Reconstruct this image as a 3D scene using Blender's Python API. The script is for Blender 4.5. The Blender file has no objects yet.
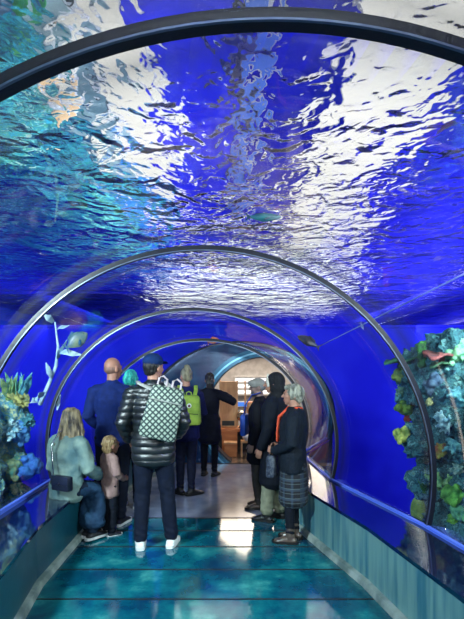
import bpy, bmesh, math, random
import numpy as np
from mathutils import Vector, Matrix, noise
from mathutils.bvhtree import BVHTree

random.seed(7)
PI = math.pi
SC = bpy.context.scene
COL = SC.collection
CAMZ, F, HX, HY = 1.65, 460.0, 232.0, 372.0


def at(x, y, Y):
    """point of the place seen at photograph position (x, y) at distance Y from the viewer"""
    return Vector(((x - HX) / F * Y, Y, CAMZ + (HY - y) / F * Y))


def srgb(r, g, b):
    def c(u):
        u /= 255.0
        return u / 12.92 if u <= 0.04045 else ((u + 0.055) / 1.055) ** 2.4
    return (c(r), c(g), c(b), 1.0)


# ------------------------------------------------------------------ materials
def new_mat(name):
    m = bpy.data.materials.new(name)
    m.use_nodes = True
    nt = m.node_tree
    for n in list(nt.nodes):
        nt.nodes.remove(n)
    out = nt.nodes.new('ShaderNodeOutputMaterial')
    return m, nt, out


def mat(name, col, rough=0.6, metal=0.0, col2=None, nscale=8.0, bump=0.0, bscale=40.0, spec=0.5, coat=0.0, sheen=0.0, detail=5, stretch=None):
    m, nt, out = new_mat(name)
    p = nt.nodes.new('ShaderNodeBsdfPrincipled')
    p.inputs['Roughness'].default_value = rough
    p.inputs['Metallic'].default_value = metal
    p.inputs['Specular IOR Level'].default_value = spec
    p.inputs['Coat Weight'].default_value = coat
    p.inputs['Sheen Weight'].default_value = sheen
    p.inputs['Base Color'].default_value = col
    nt.links.new(p.outputs[0], out.inputs[0])
    tc = nt.nodes.new('ShaderNodeTexCoord')
    src = tc.outputs['Object']
    if stretch:
        mp = nt.nodes.new('ShaderNodeMapping')
        mp.inputs['Scale'].default_value = stretch
        nt.links.new(src, mp.inputs[0])
        src = mp.outputs[0]
    if col2 is None:
        col2 = tuple(min(1, c * 0.78) for c in col[:3]) + (1,)
    n = nt.nodes.new('ShaderNodeTexNoise')
    n.inputs['Scale'].default_value = nscale
    n.inputs['Detail'].default_value = detail
    nt.links.new(src, n.inputs['Vector'])
    r = nt.nodes.new('ShaderNodeValToRGB')
    r.color_ramp.elements[0].position = 0.38
    r.color_ramp.elements[1].position = 0.62
    r.color_ramp.elements[0].color = col2
    r.color_ramp.elements[1].color = col
    nt.links.new(n.outputs['Fac'], r.inputs[0])
    nt.links.new(r.outputs[0], p.inputs['Base Color'])
    if bump:
        n2 = nt.nodes.new('ShaderNodeTexNoise')
        n2.inputs['Scale'].default_value = bscale
        n2.inputs['Detail'].default_value = 4
        nt.links.new(src, n2.inputs['Vector'])
        b = nt.nodes.new('ShaderNodeBump')
        b.inputs['Strength'].default_value = bump
        b.inputs['Distance'].default_value = 0.02
        nt.links.new(n2.outputs['Fac'], b.inputs['Height'])
        nt.links.new(b.outputs[0], p.inputs['Normal'])
    return m


def emis(name, col, strength):
    m, nt, out = new_mat(name)
    e = nt.nodes.new('ShaderNodeEmission')
    e.inputs[0].default_value = col
    e.inputs[1].default_value = strength
    nt.links.new(e.outputs[0], out.inputs[0])
    return m


def ramp_mat(name, stops, scale, rough=0.8, bump=0.5, bscale=30, detail=6, distort=0.0, spec=0.3):
    """patchy natural surface: noise through a ramp of several colours"""
    m, nt, out = new_mat(name)
    p = nt.nodes.new('ShaderNodeBsdfPrincipled')
    p.inputs['Roughness'].default_value = rough
    p.inputs['Specular IOR Level'].default_value = spec
    nt.links.new(p.outputs[0], out.inputs[0])
    tc = nt.nodes.new('ShaderNodeTexCoord')
    n = nt.nodes.new('ShaderNodeTexNoise')
    n.inputs['Scale'].default_value = scale
    n.inputs['Detail'].default_value = detail
    n.inputs['Roughness'].default_value = 0.65
    n.inputs['Distortion'].default_value = distort
    nt.links.new(tc.outputs['Object'], n.inputs['Vector'])
    r = nt.nodes.new('ShaderNodeValToRGB')
    cr = r.color_ramp
    while len(cr.elements) < len(stops):
        cr.elements.new(0.5)
    for e, (pos, c) in zip(cr.elements, stops):
        e.position = pos
        e.color = c
    nt.links.new(n.outputs['Fac'], r.inputs[0])
    nt.links.new(r.outputs[0], p.inputs['Base Color'])
    n2 = nt.nodes.new('ShaderNodeTexNoise')
    n2.inputs['Scale'].default_value = bscale
    n2.inputs['Detail'].default_value = 5
    nt.links.new(tc.outputs['Object'], n2.inputs['Vector'])
    b = nt.nodes.new('ShaderNodeBump')
    b.inputs['Strength'].default_value = bump
    b.inputs['Distance'].default_value = 0.03
    nt.links.new(n2.outputs['Fac'], b.inputs['Height'])
    nt.links.new(b.outputs[0], p.inputs['Normal'])
    return m


def check_mat(name, ca, cb, scale, rot=PI / 4, rough=0.6):
    m, nt, out = new_mat(name)
    p = nt.nodes.new('ShaderNodeBsdfPrincipled')
    p.inputs['Roughness'].default_value = rough
    nt.links.new(p.outputs[0], out.inputs[0])
    tc = nt.nodes.new('ShaderNodeTexCoord')
    mp = nt.nodes.new('ShaderNodeMapping')
    mp.inputs['Rotation'].default_value = (0, rot, 0)
    nt.links.new(tc.outputs['Object'], mp.inputs[0])
    sep = nt.nodes.new('ShaderNodeSeparateXYZ')
    nt.links.new(mp.outputs[0], sep.inputs[0])

    def band(sock, lo):
        a = nt.nodes.new('ShaderNodeMath'); a.operation = 'MULTIPLY'; a.inputs[1].default_value = scale
        nt.links.new(sock, a.inputs[0])
        s = nt.nodes.new('ShaderNodeMath'); s.operation = 'FRACT'
        nt.links.new(a.outputs[0], s.inputs[0])
        g = nt.nodes.new('ShaderNodeMath'); g.operation = 'GREATER_THAN'; g.inputs[1].default_value = lo
        nt.links.new(s.outputs[0], g.inputs[0])
        return g.outputs[0]
    a = band(sep.outputs[0], 0.36)
    b = band(sep.outputs[2], 0.36)
    mul = nt.nodes.new('ShaderNodeMath'); mul.operation = 'MULTIPLY'
    nt.links.new(a, mul.inputs[0]); nt.links.new(b, mul.inputs[1])
    mx = nt.nodes.new('ShaderNodeMix'); mx.data_type = 'RGBA'
    mx.inputs['A'].default_value = ca
    mx.inputs['B'].default_value = cb
    nt.links.new(mul.outputs[0], mx.inputs['Factor'])
    nt.links.new(mx.outputs['Result'], p.inputs['Base Color'])
    return m


def plaid_mat(name):
    m, nt, out = new_mat(name)
    p = nt.nodes.new('ShaderNodeBsdfPrincipled')
    p.inputs['Roughness'].default_value = 0.85
    nt.links.new(p.outputs[0], out.inputs[0])
    tc = nt.nodes.new('ShaderNodeTexCoord')
    sep = nt.nodes.new('ShaderNodeSeparateXYZ')
    nt.links.new(tc.outputs['Object'], sep.inputs[0])
    cur = None
    base = srgb(14, 18, 28)
    for axis, sc, lo, c in ((2, 11.0, 0.72, srgb(52, 70, 88)), (1, 12.0, 0.72, srgb(44, 62, 82)), (2, 22.0, 0.86, srgb(92, 104, 104)), (0, 12.0, 0.75, srgb(40, 58, 80))):
        a = nt.nodes.new('ShaderNodeMath'); a.operation = 'MULTIPLY'; a.inputs[1].default_value = sc
        nt.links.new(sep.outputs[axis], a.inputs[0])
        s = nt.nodes.new('ShaderNodeMath'); s.operation = 'FRACT'
        nt.links.new(a.outputs[0], s.inputs[0])
        g = nt.nodes.new('ShaderNodeMath'); g.operation = 'GREATER_THAN'; g.inputs[1].default_value = lo
        nt.links.new(s.outputs[0], g.inputs[0])
        h = nt.nodes.new('ShaderNodeMath'); h.operation = 'MULTIPLY'; h.inputs[1].default_value = 0.6
        nt.links.new(g.outputs[0], h.inputs[0])
        mx = nt.nodes.new('ShaderNodeMix'); mx.data_type = 'RGBA'
        if cur is None:
            mx.inputs['A'].default_value = base
        else:
            nt.links.new(cur, mx.inputs['A'])
        mx.inputs['B'].default_value = c
        nt.links.new(h.outputs[0], mx.inputs['Factor'])
        cur = mx.outputs['Result']
    nt.links.new(cur, p.inputs['Base Color'])
    return m


def acrylic_mat():
    """clear acrylic: see-through, mirror-like towards grazing angles"""
    m, nt, out = new_mat('clear_acrylic')
    t = nt.nodes.new('ShaderNodeBsdfTransparent'); t.inputs[0].default_value = (0.97, 0.985, 1, 1)
    g = nt.nodes.new('ShaderNodeBsdfGlossy'); g.inputs['Roughness'].default_value = 0.04
    lw = nt.nodes.new('ShaderNodeLayerWeight'); lw.inputs[0].default_value = 0.5
    pw = nt.nodes.new('ShaderNodeMath'); pw.operation = 'POWER'; pw.inputs[1].default_value = 4.6
    nt.links.new(lw.outputs['Facing'], pw.inputs[0])
    f = nt.nodes.new('ShaderNodeMath'); f.operation = 'MULTIPLY_ADD'; f.inputs[1].default_value = 0.55; f.inputs[2].default_value = 0.02
    nt.links.new(pw.outputs[0], f.inputs[0])
    geo = nt.nodes.new('ShaderNodeNewGeometry')
    n = nt.nodes.new('ShaderNodeTexNoise'); n.inputs['Scale'].default_value = 3.0
    nt.links.new(geo.outputs['Position'], n.inputs['Vector'])
    b = nt.nodes.new('ShaderNodeBump'); b.inputs['Strength'].default_value = 0.12; b.inputs['Distance'].default_value = 0.02
    nt.links.new(n.outputs['Fac'], b.inputs['Height'])
    nt.links.new(b.outputs[0], g.inputs['Normal'])
    mx = nt.nodes.new('ShaderNodeMixShader')
    nt.links.new(f.outputs[0], mx.inputs[0])
    nt.links.new(t.outputs[0], mx.inputs[1]); nt.links.new(g.outputs[0], mx.inputs[2])
    nt.links.new(mx.outputs[0], out.inputs[0])
    return m


def water_mats():
    m1, nt, out = new_mat('water_underside')
    r = nt.nodes.new('ShaderNodeBsdfGlass'); r.inputs['IOR'].default_value = 1.33; r.inputs['Roughness'].default_value = 0.0
    nt.links.new(r.outputs[0], out.inputs[0])
    m2, nt, out = new_mat('rippled_water_surface')
    g = nt.nodes.new('ShaderNodeBsdfGlass'); g.inputs['IOR'].default_value = 1.33; g.inputs['Roughness'].default_value = 0.0
    tc = nt.nodes.new('ShaderNodeTexCoord')
    acc = None
    for sc, dist, amp in ((1.4, 0.8, 0.058), (5.2, 1.0, 0.027), (16.0, 0.7, 0.0062)):
        n = nt.nodes.new('ShaderNodeTexNoise')
        n.inputs['Scale'].default_value = sc; n.inputs['Detail'].default_value = 1.0; n.inputs['Distortion'].default_value = dist
        nt.links.new(tc.outputs['Object'], n.inputs['Vector'])
        a = nt.nodes.new('ShaderNodeMath'); a.operation = 'MULTIPLY'; a.inputs[1].default_value = amp
        nt.links.new(n.outputs['Fac'], a.inputs[0])
        if acc is None:
            acc = a.outputs[0]
        else:
            s = nt.nodes.new('ShaderNodeMath'); s.operation = 'ADD'
            nt.links.new(acc, s.inputs[0]); nt.links.new(a.outputs[0], s.inputs[1]); acc = s.outputs[0]
    b = nt.nodes.new('ShaderNodeBump'); b.inputs['Strength'].default_value = 1.0; b.inputs['Distance'].default_value = 1.0
    nt.links.new(acc, b.inputs['Height'])
    nt.links.new(b.outputs[0], g.inputs['Normal'])
    nt.links.new(g.outputs[0], out.inputs[0])
    return m1, m2


# ------------------------------------------------------------------ mesh helpers
class MB:
    def __init__(self):
        self.v, self.f, self.m = [], [], []

    def add(self, v, f, m=0, M=None):
        o = len(self.v)
        for p in v:
            p = Vector(p)
            self.v.append(M @ p if M else p)
        for q in f:
            self.f.append([i + o for i in q]); self.m.append(m)
        return self

    def loft(self, pts, rad, ref=(1, 0, 0), n=14, cap=True, m=0, M=None):
        pts = [Vector(p) for p in pts]
        ref = Vector(ref)
        rings = []
        k = len(pts)
        rad = [(r, r) if not isinstance(r, (tuple, list)) else r for r in rad]
        tang = []
        for i in range(k):
            t = pts[min(i + 1, k - 1)] - pts[max(i - 1, 0)]
            tang.append(t.normalized() if t.length > 1e-9 else Vector((0, 0, 1)))
        P = list(zip(pts, rad, tang))
        if cap:
            a, b = P[0], P[-1]
            ra, rb = min(a[1]), min(b[1])
            pre = [(a[0] - a[2] * ra * 0.55 * s, (a[1][0] * c, a[1][1] * c), a[2]) for s, c in ((0.95, 0.35), (0.6, 0.8))]
            post = [(b[0] + b[2] * rb * 0.55 * s, (b[1][0] * c, b[1][1] * c), b[2]) for s, c in ((0.6, 0.8), (0.95, 0.35))]
            P = pre + P + post
        v, f = [], []
        for p, r, t in P:
            x = ref - t * ref.dot(t)
            if x.length < 1e-4:
                x = Vector((0, 1, 0)) - t * t.y
            x.normalize()
            y = t.cross(x)
            for j in range(n):
                a = 2 * PI * j / n
                v.append(p + x * (r[0] * math.cos(a)) + y * (r[1] * math.sin(a)))
        for i in range(len(P) - 1):
            for j in range(n):
                f.append([i * n + j, i * n + (j + 1) % n, (i + 1) * n + (j + 1) % n, (i + 1) * n + j])
        f.append(list(range(n))[::-1])
        f.append([(len(P) - 1) * n + j for j in range(n)])
        return self.add(v, f, m, M)

    def ell(self, c, r, n=16, m=0, M=None, R=None):
        c = Vector(c)
        if not isinstance(r, (tuple, list)):
            r = (r, r, r)
        v, f = [], []
        h = n // 2
        for i in range(1, h):
            th = PI * i / h
            for j in range(n):
                a = 2 * PI * j / n
                p = Vector((r[0] * math.sin(th) * math.cos(a), r[1] * math.sin(th) * math.sin(a), r[2] * math.cos(th)))
                v.append(c + (R @ p if R else p))
        top, bot = Vector((0, 0, r[2])), Vector((0, 0, -r[2]))
        v.append(c + (R @ top if R else top)); v.append(c + (R @ bot if R else bot))
        for i in range(h - 2):
            for j in range(n):
                f.append([i * n + j, (i + 1) * n + j, (i + 1) * n + (j + 1) % n, i * n + (j + 1) % n])
        T, B = len(v) - 2, len(v) - 1
        for j in range(n):
            f.append([T, j, (j + 1) % n]); f.append([B, (h - 2) * n + (j + 1) % n, (h - 2) * n + j])
        return self.add(v, f, m, M)

    def box(self, lo, hi, bev=0.0, m=0, M=None):
        bm = bmesh.new()
        bmesh.ops.create_cube(bm, size=1)
        lo, hi = Vector(lo), Vector(hi)
        for q in bm.verts:
            q.co = Vector([lo[i] + (q.co[i] + 0.5) * (hi[i] - lo[i]) for i in range(3)])
        if bev:
            bmesh.ops.bevel(bm, geom=bm.edges[:], offset=bev, segments=2, profile=0.5, affect='EDGES')
        bm.verts.index_update()
        v = [q.co.copy() for q in bm.verts]; f = [[q.index for q in fc.verts] for fc in bm.faces]
        bm.free()
        return self.add(v, f, m, M)

    def prism(self, poly, axis_from, axis_to, m=0):
        """poly = list of 3D points (planar), extruded by vector"""
        d = Vector(axis_to) - Vector(axis_from)
        v = [Vector(p) for p in poly] + [Vector(p) + d for p in poly]
        n = len(poly)
        f = [list(range(n))[::-1], list(range(n, 2 * n))]
        for i in range(n):
            f.append([i, (i + 1) % n, n + (i + 1) % n, n + i])
        return self.add(v, f, m)

    def mesh(self, name):
        me = bpy.data.meshes.new(name)
        me.from_pydata([tuple(p) for p in self.v], [], self.f)
        me.polygons.foreach_set('material_index', self.m)
        bm = bmesh.new(); bm.from_mesh(me)
        bmesh.ops.recalc_face_normals(bm, faces=bm.faces[:])
        bm.to_mesh(me); bm.free()
        me.update()
        return me


def link(name, me, mats, parent=None, smooth=True, origin=None):
    o = bpy.data.objects.new(name, me)
    COL.objects.link(o)
    if not isinstance(mats, (list, tuple)):
        mats = [mats]
    for q in mats:
        me.materials.append(q)
    if smooth:
        me.polygons.foreach_set('use_smooth', [True] * len(me.polygons))
        me.set_sharp_from_angle(angle=math.radians(42))
    if parent is not None:
        o.parent = parent
    return o


def build(name, mb, mats, parent=None, smooth=True):
    return link(name, mb.mesh(name), mats, parent, smooth)


def baked(name, mb, mats, parent=None, voxel=0.01, smooth=2, disp=None, matfn=None, factor=0.5):
    """unite overlapping closed shapes into ONE continuous skin"""
    me = mb.mesh(name + '_raw')
    o = bpy.data.objects.new(name + '_raw', me)
    COL.objects.link(o)
    r = o.modifiers.new('r', 'REMESH'); r.mode = 'VOXEL'; r.voxel_size = voxel; r.adaptivity = 0
    if smooth:
        s = o.modifiers.new('s', 'SMOOTH'); s.iterations = smooth; s.factor = factor
    bpy.context.view_layer.update()
    dg = bpy.context.evaluated_depsgraph_get()
    out = bpy.data.meshes.new_from_object(o.evaluated_get(dg))
    out.name = name
    bpy.data.objects.remove(o); bpy.data.meshes.remove(me)
    if disp:
        n = len(out.vertices)
        co = np.empty(n * 3); out.vertices.foreach_get('co', co)
        no = np.array([tuple(q.vector) for q in out.vertex_normals])
        co = disp(co.reshape(-1, 3), no)
        out.vertices.foreach_set('co', co.reshape(-1)); out.update()
    out.materials.clear()
    ob = link(name, out, mats, parent)
    if matfn:
        idx = [matfn(q.center) for q in out.polygons]
        out.polygons.foreach_set('material_index', idx)
    return ob


def noisy(amp, scale, octv=3, seed=0.0, vec=True):
    def d(co, no):
        off = Vector((seed, seed * 1.7, -seed))
        h = np.array([noise.fractal(Vector(p) * scale + off, 0.9, 2.0, octv) for p in co])
        return co + no * (h * amp)[:, None]
    return d


def tag(o, label=None, cat=None, group=None, kind=None):
    if label: o['label'] = label
    if cat: o['category'] = cat
    if group: o['group'] = group
    if kind: o['kind'] = kind
    return o


def thing(name, label, cat, loc=(0, 0, 0), rotz=0.0, group=None):
    o = bpy.data.objects.new(name, None)
    o.empty_display_size = 0.2
    COL.objects.link(o)
    o.location = loc; o.rotation_euler = (0, 0, rotz)
    return tag(o, label, cat, group)


def struct(o):
    o['kind'] = 'structure'
    return o


# ------------------------------------------------------------------ palette
M = {}
M['acrylic'] = acrylic_mat()
M['water_low'], M['water_top'] = water_mats()
M['blue_wall'] = mat('blue_tank_wall', srgb(40, 46, 226), 0.9, col2=srgb(24, 26, 200), nscale=0.7, spec=0.1)
M['blue_wall_left'] = mat('blue_tank_wall_teal', srgb(22, 70, 215), 0.9, col2=srgb(14, 42, 190), nscale=0.6, spec=0.1)
M['hall_ceiling'] = mat('blue_hall_ceiling', srgb(38, 42, 228), 0.9, col2=srgb(28, 30, 210), nscale=0.6, spec=0.1)
M['rib'] = mat('dark_seal', srgb(9, 15, 32), 0.45, 0.0, bump=0.1, spec=0.35)
M['rib_steel'] = mat('rib_steel', srgb(110, 125, 150), 0.35, 0.8)
M['ledge_top'] = mat('dark_polished_ledge', srgb(8, 16, 52), 0.07, 0.0, col2=srgb(5, 20, 48), nscale=2, spec=0.9, coat=0.6)
M['panel_r'] = mat('brushed_teal_panel', srgb(124, 168, 166), 0.32, 0.3, col2=srgb(66, 124, 142), nscale=3, stretch=(1, 4, 0.3), bump=0.05)  # vertical streaks put blurred reflections into the panel colour
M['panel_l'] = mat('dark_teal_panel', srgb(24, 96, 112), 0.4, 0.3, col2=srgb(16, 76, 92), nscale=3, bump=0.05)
M['kick'] = mat('steel_skirting', srgb(176, 192, 186), 0.4, 0.3, col2=srgb(110, 130, 128), nscale=5, bump=0.1)
M['edge'] = mat('blue_acrylic_edge', srgb(96, 130, 255), 0.4, col2=srgb(84, 120, 255), spec=0.8)  # light scattered in the acrylic edge, painted as bright blue
M['seam'] = mat('black_rubber', srgb(6, 14, 20), 0.6)
M['floor_glass'] = ramp_mat('teal_glass_floor', [(0.30, srgb(4, 46, 80)), (0.45, srgb(5, 74, 98)), (0.56, srgb(14, 102, 116)), (0.70, srgb(64, 148, 148))], 2.2, rough=0.09, bump=0.015, bscale=5, spec=0.8)
M['floor_grey'] = mat('grey_polished_floor', srgb(128, 132, 152), 0.16, col2=srgb(104, 112, 138), nscale=4, spec=0.7)
M['floor_room'] = mat('brown_polished_floor', srgb(120, 100, 84), 0.18, col2=srgb(96, 80, 72), nscale=4, spec=0.7)
M['teal_ring'] = mat('teal_portal_ring', srgb(28, 96, 128), 0.25, 0.3)
M['dark_ring'] = mat('dark_portal_ring', srgb(26, 34, 48), 0.4, 0.2)
M['beige'] = mat('beige_plaster', srgb(186, 176, 166), 0.9)
M['greywall'] = mat('grey_plaster', srgb(150, 150, 152), 0.9)
M['wood'] = mat('light_wood', srgb(222, 170, 120), 0.5, col2=srgb(196, 142, 96), nscale=4, stretch=(3, 3, 0.5))
M['wood_orange'] = mat('orange_wood', srgb(206, 128, 74), 0.45, col2=srgb(184, 106, 58), nscale=4, stretch=(0.6, 3, 3))
M['white'] = mat('white_paint', srgb(225, 228, 230), 0.5)
M['black'] = mat('black_paint', srgb(14, 14, 16), 0.5)
M['chrome'] = mat('chrome', srgb(190, 190, 190), 0.15, 1.0)
M['lamp_white'] = emis('lamp_white', (1.0, 0.98, 0.9, 1), 1.25)
M['lamp_far'] = emis('lamp_far', (0.95, 1.0, 0.88, 1), 2.6)
M['lamp_blue'] = emis('lamp_blue', srgb(100, 140, 252), 0.8)
M['lamp_warm'] = emis('lamp_warm', (1.0, 0.72, 0.42, 1), 1.5)
M['lamp_room'] = emis('lamp_room', (1.0, 0.96, 0.9, 1), 2.0)
M['screen_blue'] = emis('screen_blue', srgb(90, 150, 255), 0.9)

# ------------------------------------------------------------------ tunnel section along Y
SECT = [  # Y, outer left, outer right, apex z
    (-3.0, -1.60, 1.95, 2.70), (0.0, -1.60, 1.90, 2.70), (1.36, -1.61, 1.85, 2.692), (3.53, -1.95, 1.50, 2.60),
    (5.07, -1.98, 1.10, 2.34), (6.70, -1.86, 1.02, 2.12), (8.40, -1.40, 1.78, 2.16)]
ZL = 0.46      # ledge height
LW = 0.45      # ledge width
ZC = 0.85


def sect(Y):
    for a, b in zip(SECT, SECT[1:]):
        if Y <= b[0] or b is SECT[-1]:
            t = (Y - a[0]) / (b[0] - a[0])
            return tuple(a[i] + (b[i] - a[i]) * t for i in (1, 2, 3))


def arch(Y, n=80, grow=0.0):
    xl, xr, top = sect(Y)
    b = top - ZC
    th0 = math.asin(min(0.9, (ZC - ZL) / b))
    a = (xr - xl) / 2 / math.cos(th0)
    cx = (xl + xr) / 2
    pts = []
    for i in range(n + 1):
        th = -th0 + (PI + 2 * th0) * i / n
        pts.append(Vector((cx + (a + grow) * math.cos(th), Y, ZC + (b + grow) * math.sin(th))))
    return pts


def strip(mb, sections, m=0, flip=False):
    n = len(sections[0])
    v = [p for s in sections for p in s]
    f = []
    for i in range(len(sections) - 1):
        for j in range(n - 1):
            f.append([i * n + j, i * n + j + 1, (i + 1) * n + j + 1, (i + 1) * n + j])
    mb.add(v, f, m)


def shell(secs_in, secs_out):
    """closed solid between two swept arch profiles"""
    mb = MB()
    n = len(secs_in[0]); k = len(secs_in)
    v = [p for s in secs_in for p in s] + [p for s in secs_out for p in s]
    o = n * k
    f = []
    for i in range(k - 1):
        for j in range(n - 1):
            q = [i * n + j, i * n + j + 1, (i + 1) * n + j + 1, (i + 1) * n + j]
            f.append(q); f.append([x + o for x in q][::-1])
        for j in (0, n - 1):
            f.append([i * n + j, (i + 1) * n + j, (i + 1) * n + j + o, i * n + j + o])
    for i in (0, k - 1):
        for j in range(n - 1):
            f.append([i * n + j, i * n + j + 1, i * n + j + 1 + o, i * n + j + o])
    return mb.add(v, f)


# acrylic vault panels, one between each pair of ribs
cuts = [-3.0, 1.36, 3.53, 5.07, 6.70, 8.40]
for k, (a, b) in enumerate(zip(cuts, cuts[1:])):
    ys = [a + 0.012 + (b - a - 0.024) * i / 4 for i in range(5)]
    mb = MB()
    strip(mb, [arch(y) for y in ys])
    o = build('window_%d' % (k + 1), mb, M['acrylic'])
    sol = o.modifiers.new('thickness', 'SOLIDIFY'); sol.thickness = 0.014; sol.offset = 0.0
    struct(o)

# ribs
for name_y, w, t, lab in ((1.36, 0.052, 0.030, 'broad dark arch rib closest overhead, crossing the top of the view'),
                          (3.53, 0.042, 0.032, 'slim arch rib over the walkway whose right foot stands before the reef'),
                          (5.07, 0.042, 0.030, 'slim arch rib behind the bald man and above the dark fish'),
                          (6.70, 0.060, 0.035, 'dark arch rib deepest in the tunnel, just before the round exit')):
    root = thing('arch_rib', lab, 'arch', (0, name_y, 0), 0, 'arch ribs of the tunnel')
    Minv = Matrix.Translation((0, -name_y, 0))
    def prof(dy0, dy1, g0, g1):
        A = [[Minv @ p for p in arch(name_y, 80, g)] for g in (g0, g1)]
        ins = [[p + Vector((0, d, 0)) for p in A[0]] for d in (dy0, dy1)]
        outs = [[p + Vector((0, d, 0)) for p in A[1]] for d in (dy0, dy1)]
        return shell(ins, outs)
    build('seal_band', prof(-w / 2, w / 2, -t * 0.6, t * 0.6), M['rib'], root)
    o = build('steel_edge', prof(-w / 2 - 0.004, -w / 2 + 0.006, -t * 0.72, -t * 0.5), M['rib_steel'], root)
    o['label'] = 'thin bright metal edge'

# ------------------------------------------------------------------ floor and ledges
YS = [-3.0, 0.0, 1.36, 2.4, 3.53, 4.3, 5.07, 5.9, 6.7, 7.55, 8.24]


def xin(Y, side):
    xl, xr, _ = sect(Y)
    return xl + LW if side < 0 else xr - LW


root = thing('ledge_bench', 'dark polished ledge bench along the left glass where a woman sits', 'bench', (0, 0, 0), 0, 'ledge benches')
root2 = thing('ledge_bench', 'dark polished ledge bench with streaky teal front along the right glass', 'bench', (0, 0, 0), 0, 'ledge benches')
for side, rt in ((-1, root), (1, root2)):
    s = side
    top, front, kick, edge = MB(), MB(), MB(), MB()
    def sweep(mb, fn):
        secs = [fn(y) for y in YS]
        n = len(secs[0])
        v = [p for q in secs for p in q]
        f = []
        for i in range(len(YS) - 1):
            for j in range(n):
                f.append([i * n + j, i * n + (j + 1) % n, (i + 1) * n + (j + 1) % n, (i + 1) * n + j])
        f.append(list(range(n))[::-1]); f.append([(len(YS) - 1) * n + j for j in range(n)])
        mb.add(v, f)
    def outx(y):
        return sect(y)[0 if s < 0 else 1]
    sweep(top, lambda y: [(xin(y, s) - s * 0.012, y, ZL), (xin(y, s) - s * 0.012, y, ZL - 0.028), (outx(y) + s * 0.06, y, ZL - 0.028), (outx(y) + s * 0.06, y, ZL)])
    sweep(front, lambda y: [(xin(y, s), y, ZL - 0.030), (xin(y, s), y, 0.002), (xin(y, s) + s * 0.03, y, 0.002), (xin(y, s) + s * 0.03, y, ZL - 0.030)])
    sweep(kick, lambda y: [(xin(y, s) - s * 0.035, y, 0.045), (xin(y, s) - s * 0.05, y, 0.002), (xin(y, s) - s * 0.001, y, 0.002), (xin(y, s) - s * 0.001, y, 0.055)])
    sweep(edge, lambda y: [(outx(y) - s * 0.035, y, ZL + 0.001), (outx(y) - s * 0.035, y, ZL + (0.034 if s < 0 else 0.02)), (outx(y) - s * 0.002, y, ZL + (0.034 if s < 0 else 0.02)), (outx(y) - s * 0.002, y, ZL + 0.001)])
    build('bench_top', top, M['ledge_top'], rt, smooth=False)
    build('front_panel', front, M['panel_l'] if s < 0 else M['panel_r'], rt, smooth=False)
    build('kick_strip', kick, M['kick'], rt, smooth=False)['label'] = 'pale metal strip along the floor'
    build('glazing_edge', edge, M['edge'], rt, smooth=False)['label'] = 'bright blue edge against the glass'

mb = MB()
ys = [y for y in YS if y < 5.2] + [5.20]
strip(mb, [[(xin(y, -1) - 0.03, y, 0), (xin(y, 1) + 0.03, y, 0)] for y in ys])
# thickness
v = len(mb.v)
struct(build('floor', mb, M['floor_glass'], smooth=False)).modifiers.new('t', 'SOLIDIFY').thickness = 0.05
mb = MB()
ys = [5.20] + [y for y in YS if y > 5.2]
strip(mb, [[(xin(y, -1) - 0.03, y, 0), (xin(y, 1) + 0.03, y, 0)] for y in ys])
o = struct(build('floor_passage', mb, M['floor_grey'], smooth=False)); o.modifiers.new('t', 'SOLIDIFY').thickness = 0.05
for k, y in enumerate((2.34, 2.84, 3.34, 3.84, 4.34, 4.78, 5.20)):
    mb = MB()
    h = 0.008 if y < 5.1 else 0.012
    a, b = xin(y, -1) + 0.05, xin(y, 1) - 0.05
    mb.box((a, y - h, 0.0005), (b, y + h, 0.003))
    struct(build('trim_%d' % (k + 1), mb, M['seam'], smooth=False))

# ------------------------------------------------------------------ tank and hall around it
def wall(name, lo, hi, m):
    mb = MB(); mb.box(lo, hi)
    return struct(build(name, mb, m, smooth=False))

wall('wall_right', (5.2, -4, -1), (5.4, 14, 2.96), M['blue_wall'])
wall('wall_left', (-5.2, -4, -1), (-5.0, 14, 2.96), M['blue_wall_left'])
wall('wall_right_upper', (5.2, -4, 2.96), (5.4, 14, 4.4), M['hall_ceiling'])
wall('wall_left_upper', (-5.2, -4, 2.96), (-5.0, 14, 4.4), M['hall_ceiling'])
wall('wall_far', (-5.0, 13.8, -1), (5.2, 14, 2.96), M['blue_wall'])
wall('wall_far_upper', (-5.0, 13.8, 2.96), (5.2, 14, 4.4), M['hall_ceiling'])
wall('wall_back', (-5.0, -4.2, -1), (5.2, -4.0, 4.4), M['blue_wall'])
wall('floor_tank', (-5.0, -4, -1.1), (5.2, 14, -1.0), M['blue_wall_left'])
wall('ceiling', (-5.0, -4, 4.15), (5.2, 14, 4.25), M['hall_ceiling'])

# the body of water under the hall: flat underneath, rippled on top
mb = MB()
X0, X1, Y0, Y1, Z0, Z1 = -4.99, 5.19, -3.98, 13.78, 2.78, 2.96
mb.add([(X0, Y0, Z0), (X1, Y0, Z0), (X1, Y1, Z0), (X0, Y1, Z0)], [[3, 2, 1, 0]], 0)
mb.add([(X0, Y0, Z1), (X1, Y0, Z1), (X1, Y1, Z1), (X0, Y1, Z1)], [[0, 1, 2, 3]], 1)
mb.add([(X0, Y0, Z0), (X1, Y0, Z0), (X1, Y1, Z0), (X0, Y1, Z0), (X0, Y0, Z1), (X1, Y0, Z1), (X1, Y1, Z1), (X0, Y1, Z1)],
       [[0, 1, 5, 4], [1, 2, 6, 5], [2, 3, 7, 6], [3, 0, 4, 7]], 0)
me = bpy.data.meshes.new('water_surface')
bm = bmesh.new()
vs = [bm.verts.new(p) for p in ((X0, Y0, Z0), (X1, Y0, Z0), (X1, Y1, Z0), (X0, Y1, Z0), (X0, Y0, Z1), (X1, Y0, Z1), (X1, Y1, Z1), (X0, Y1, Z1))]
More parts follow.
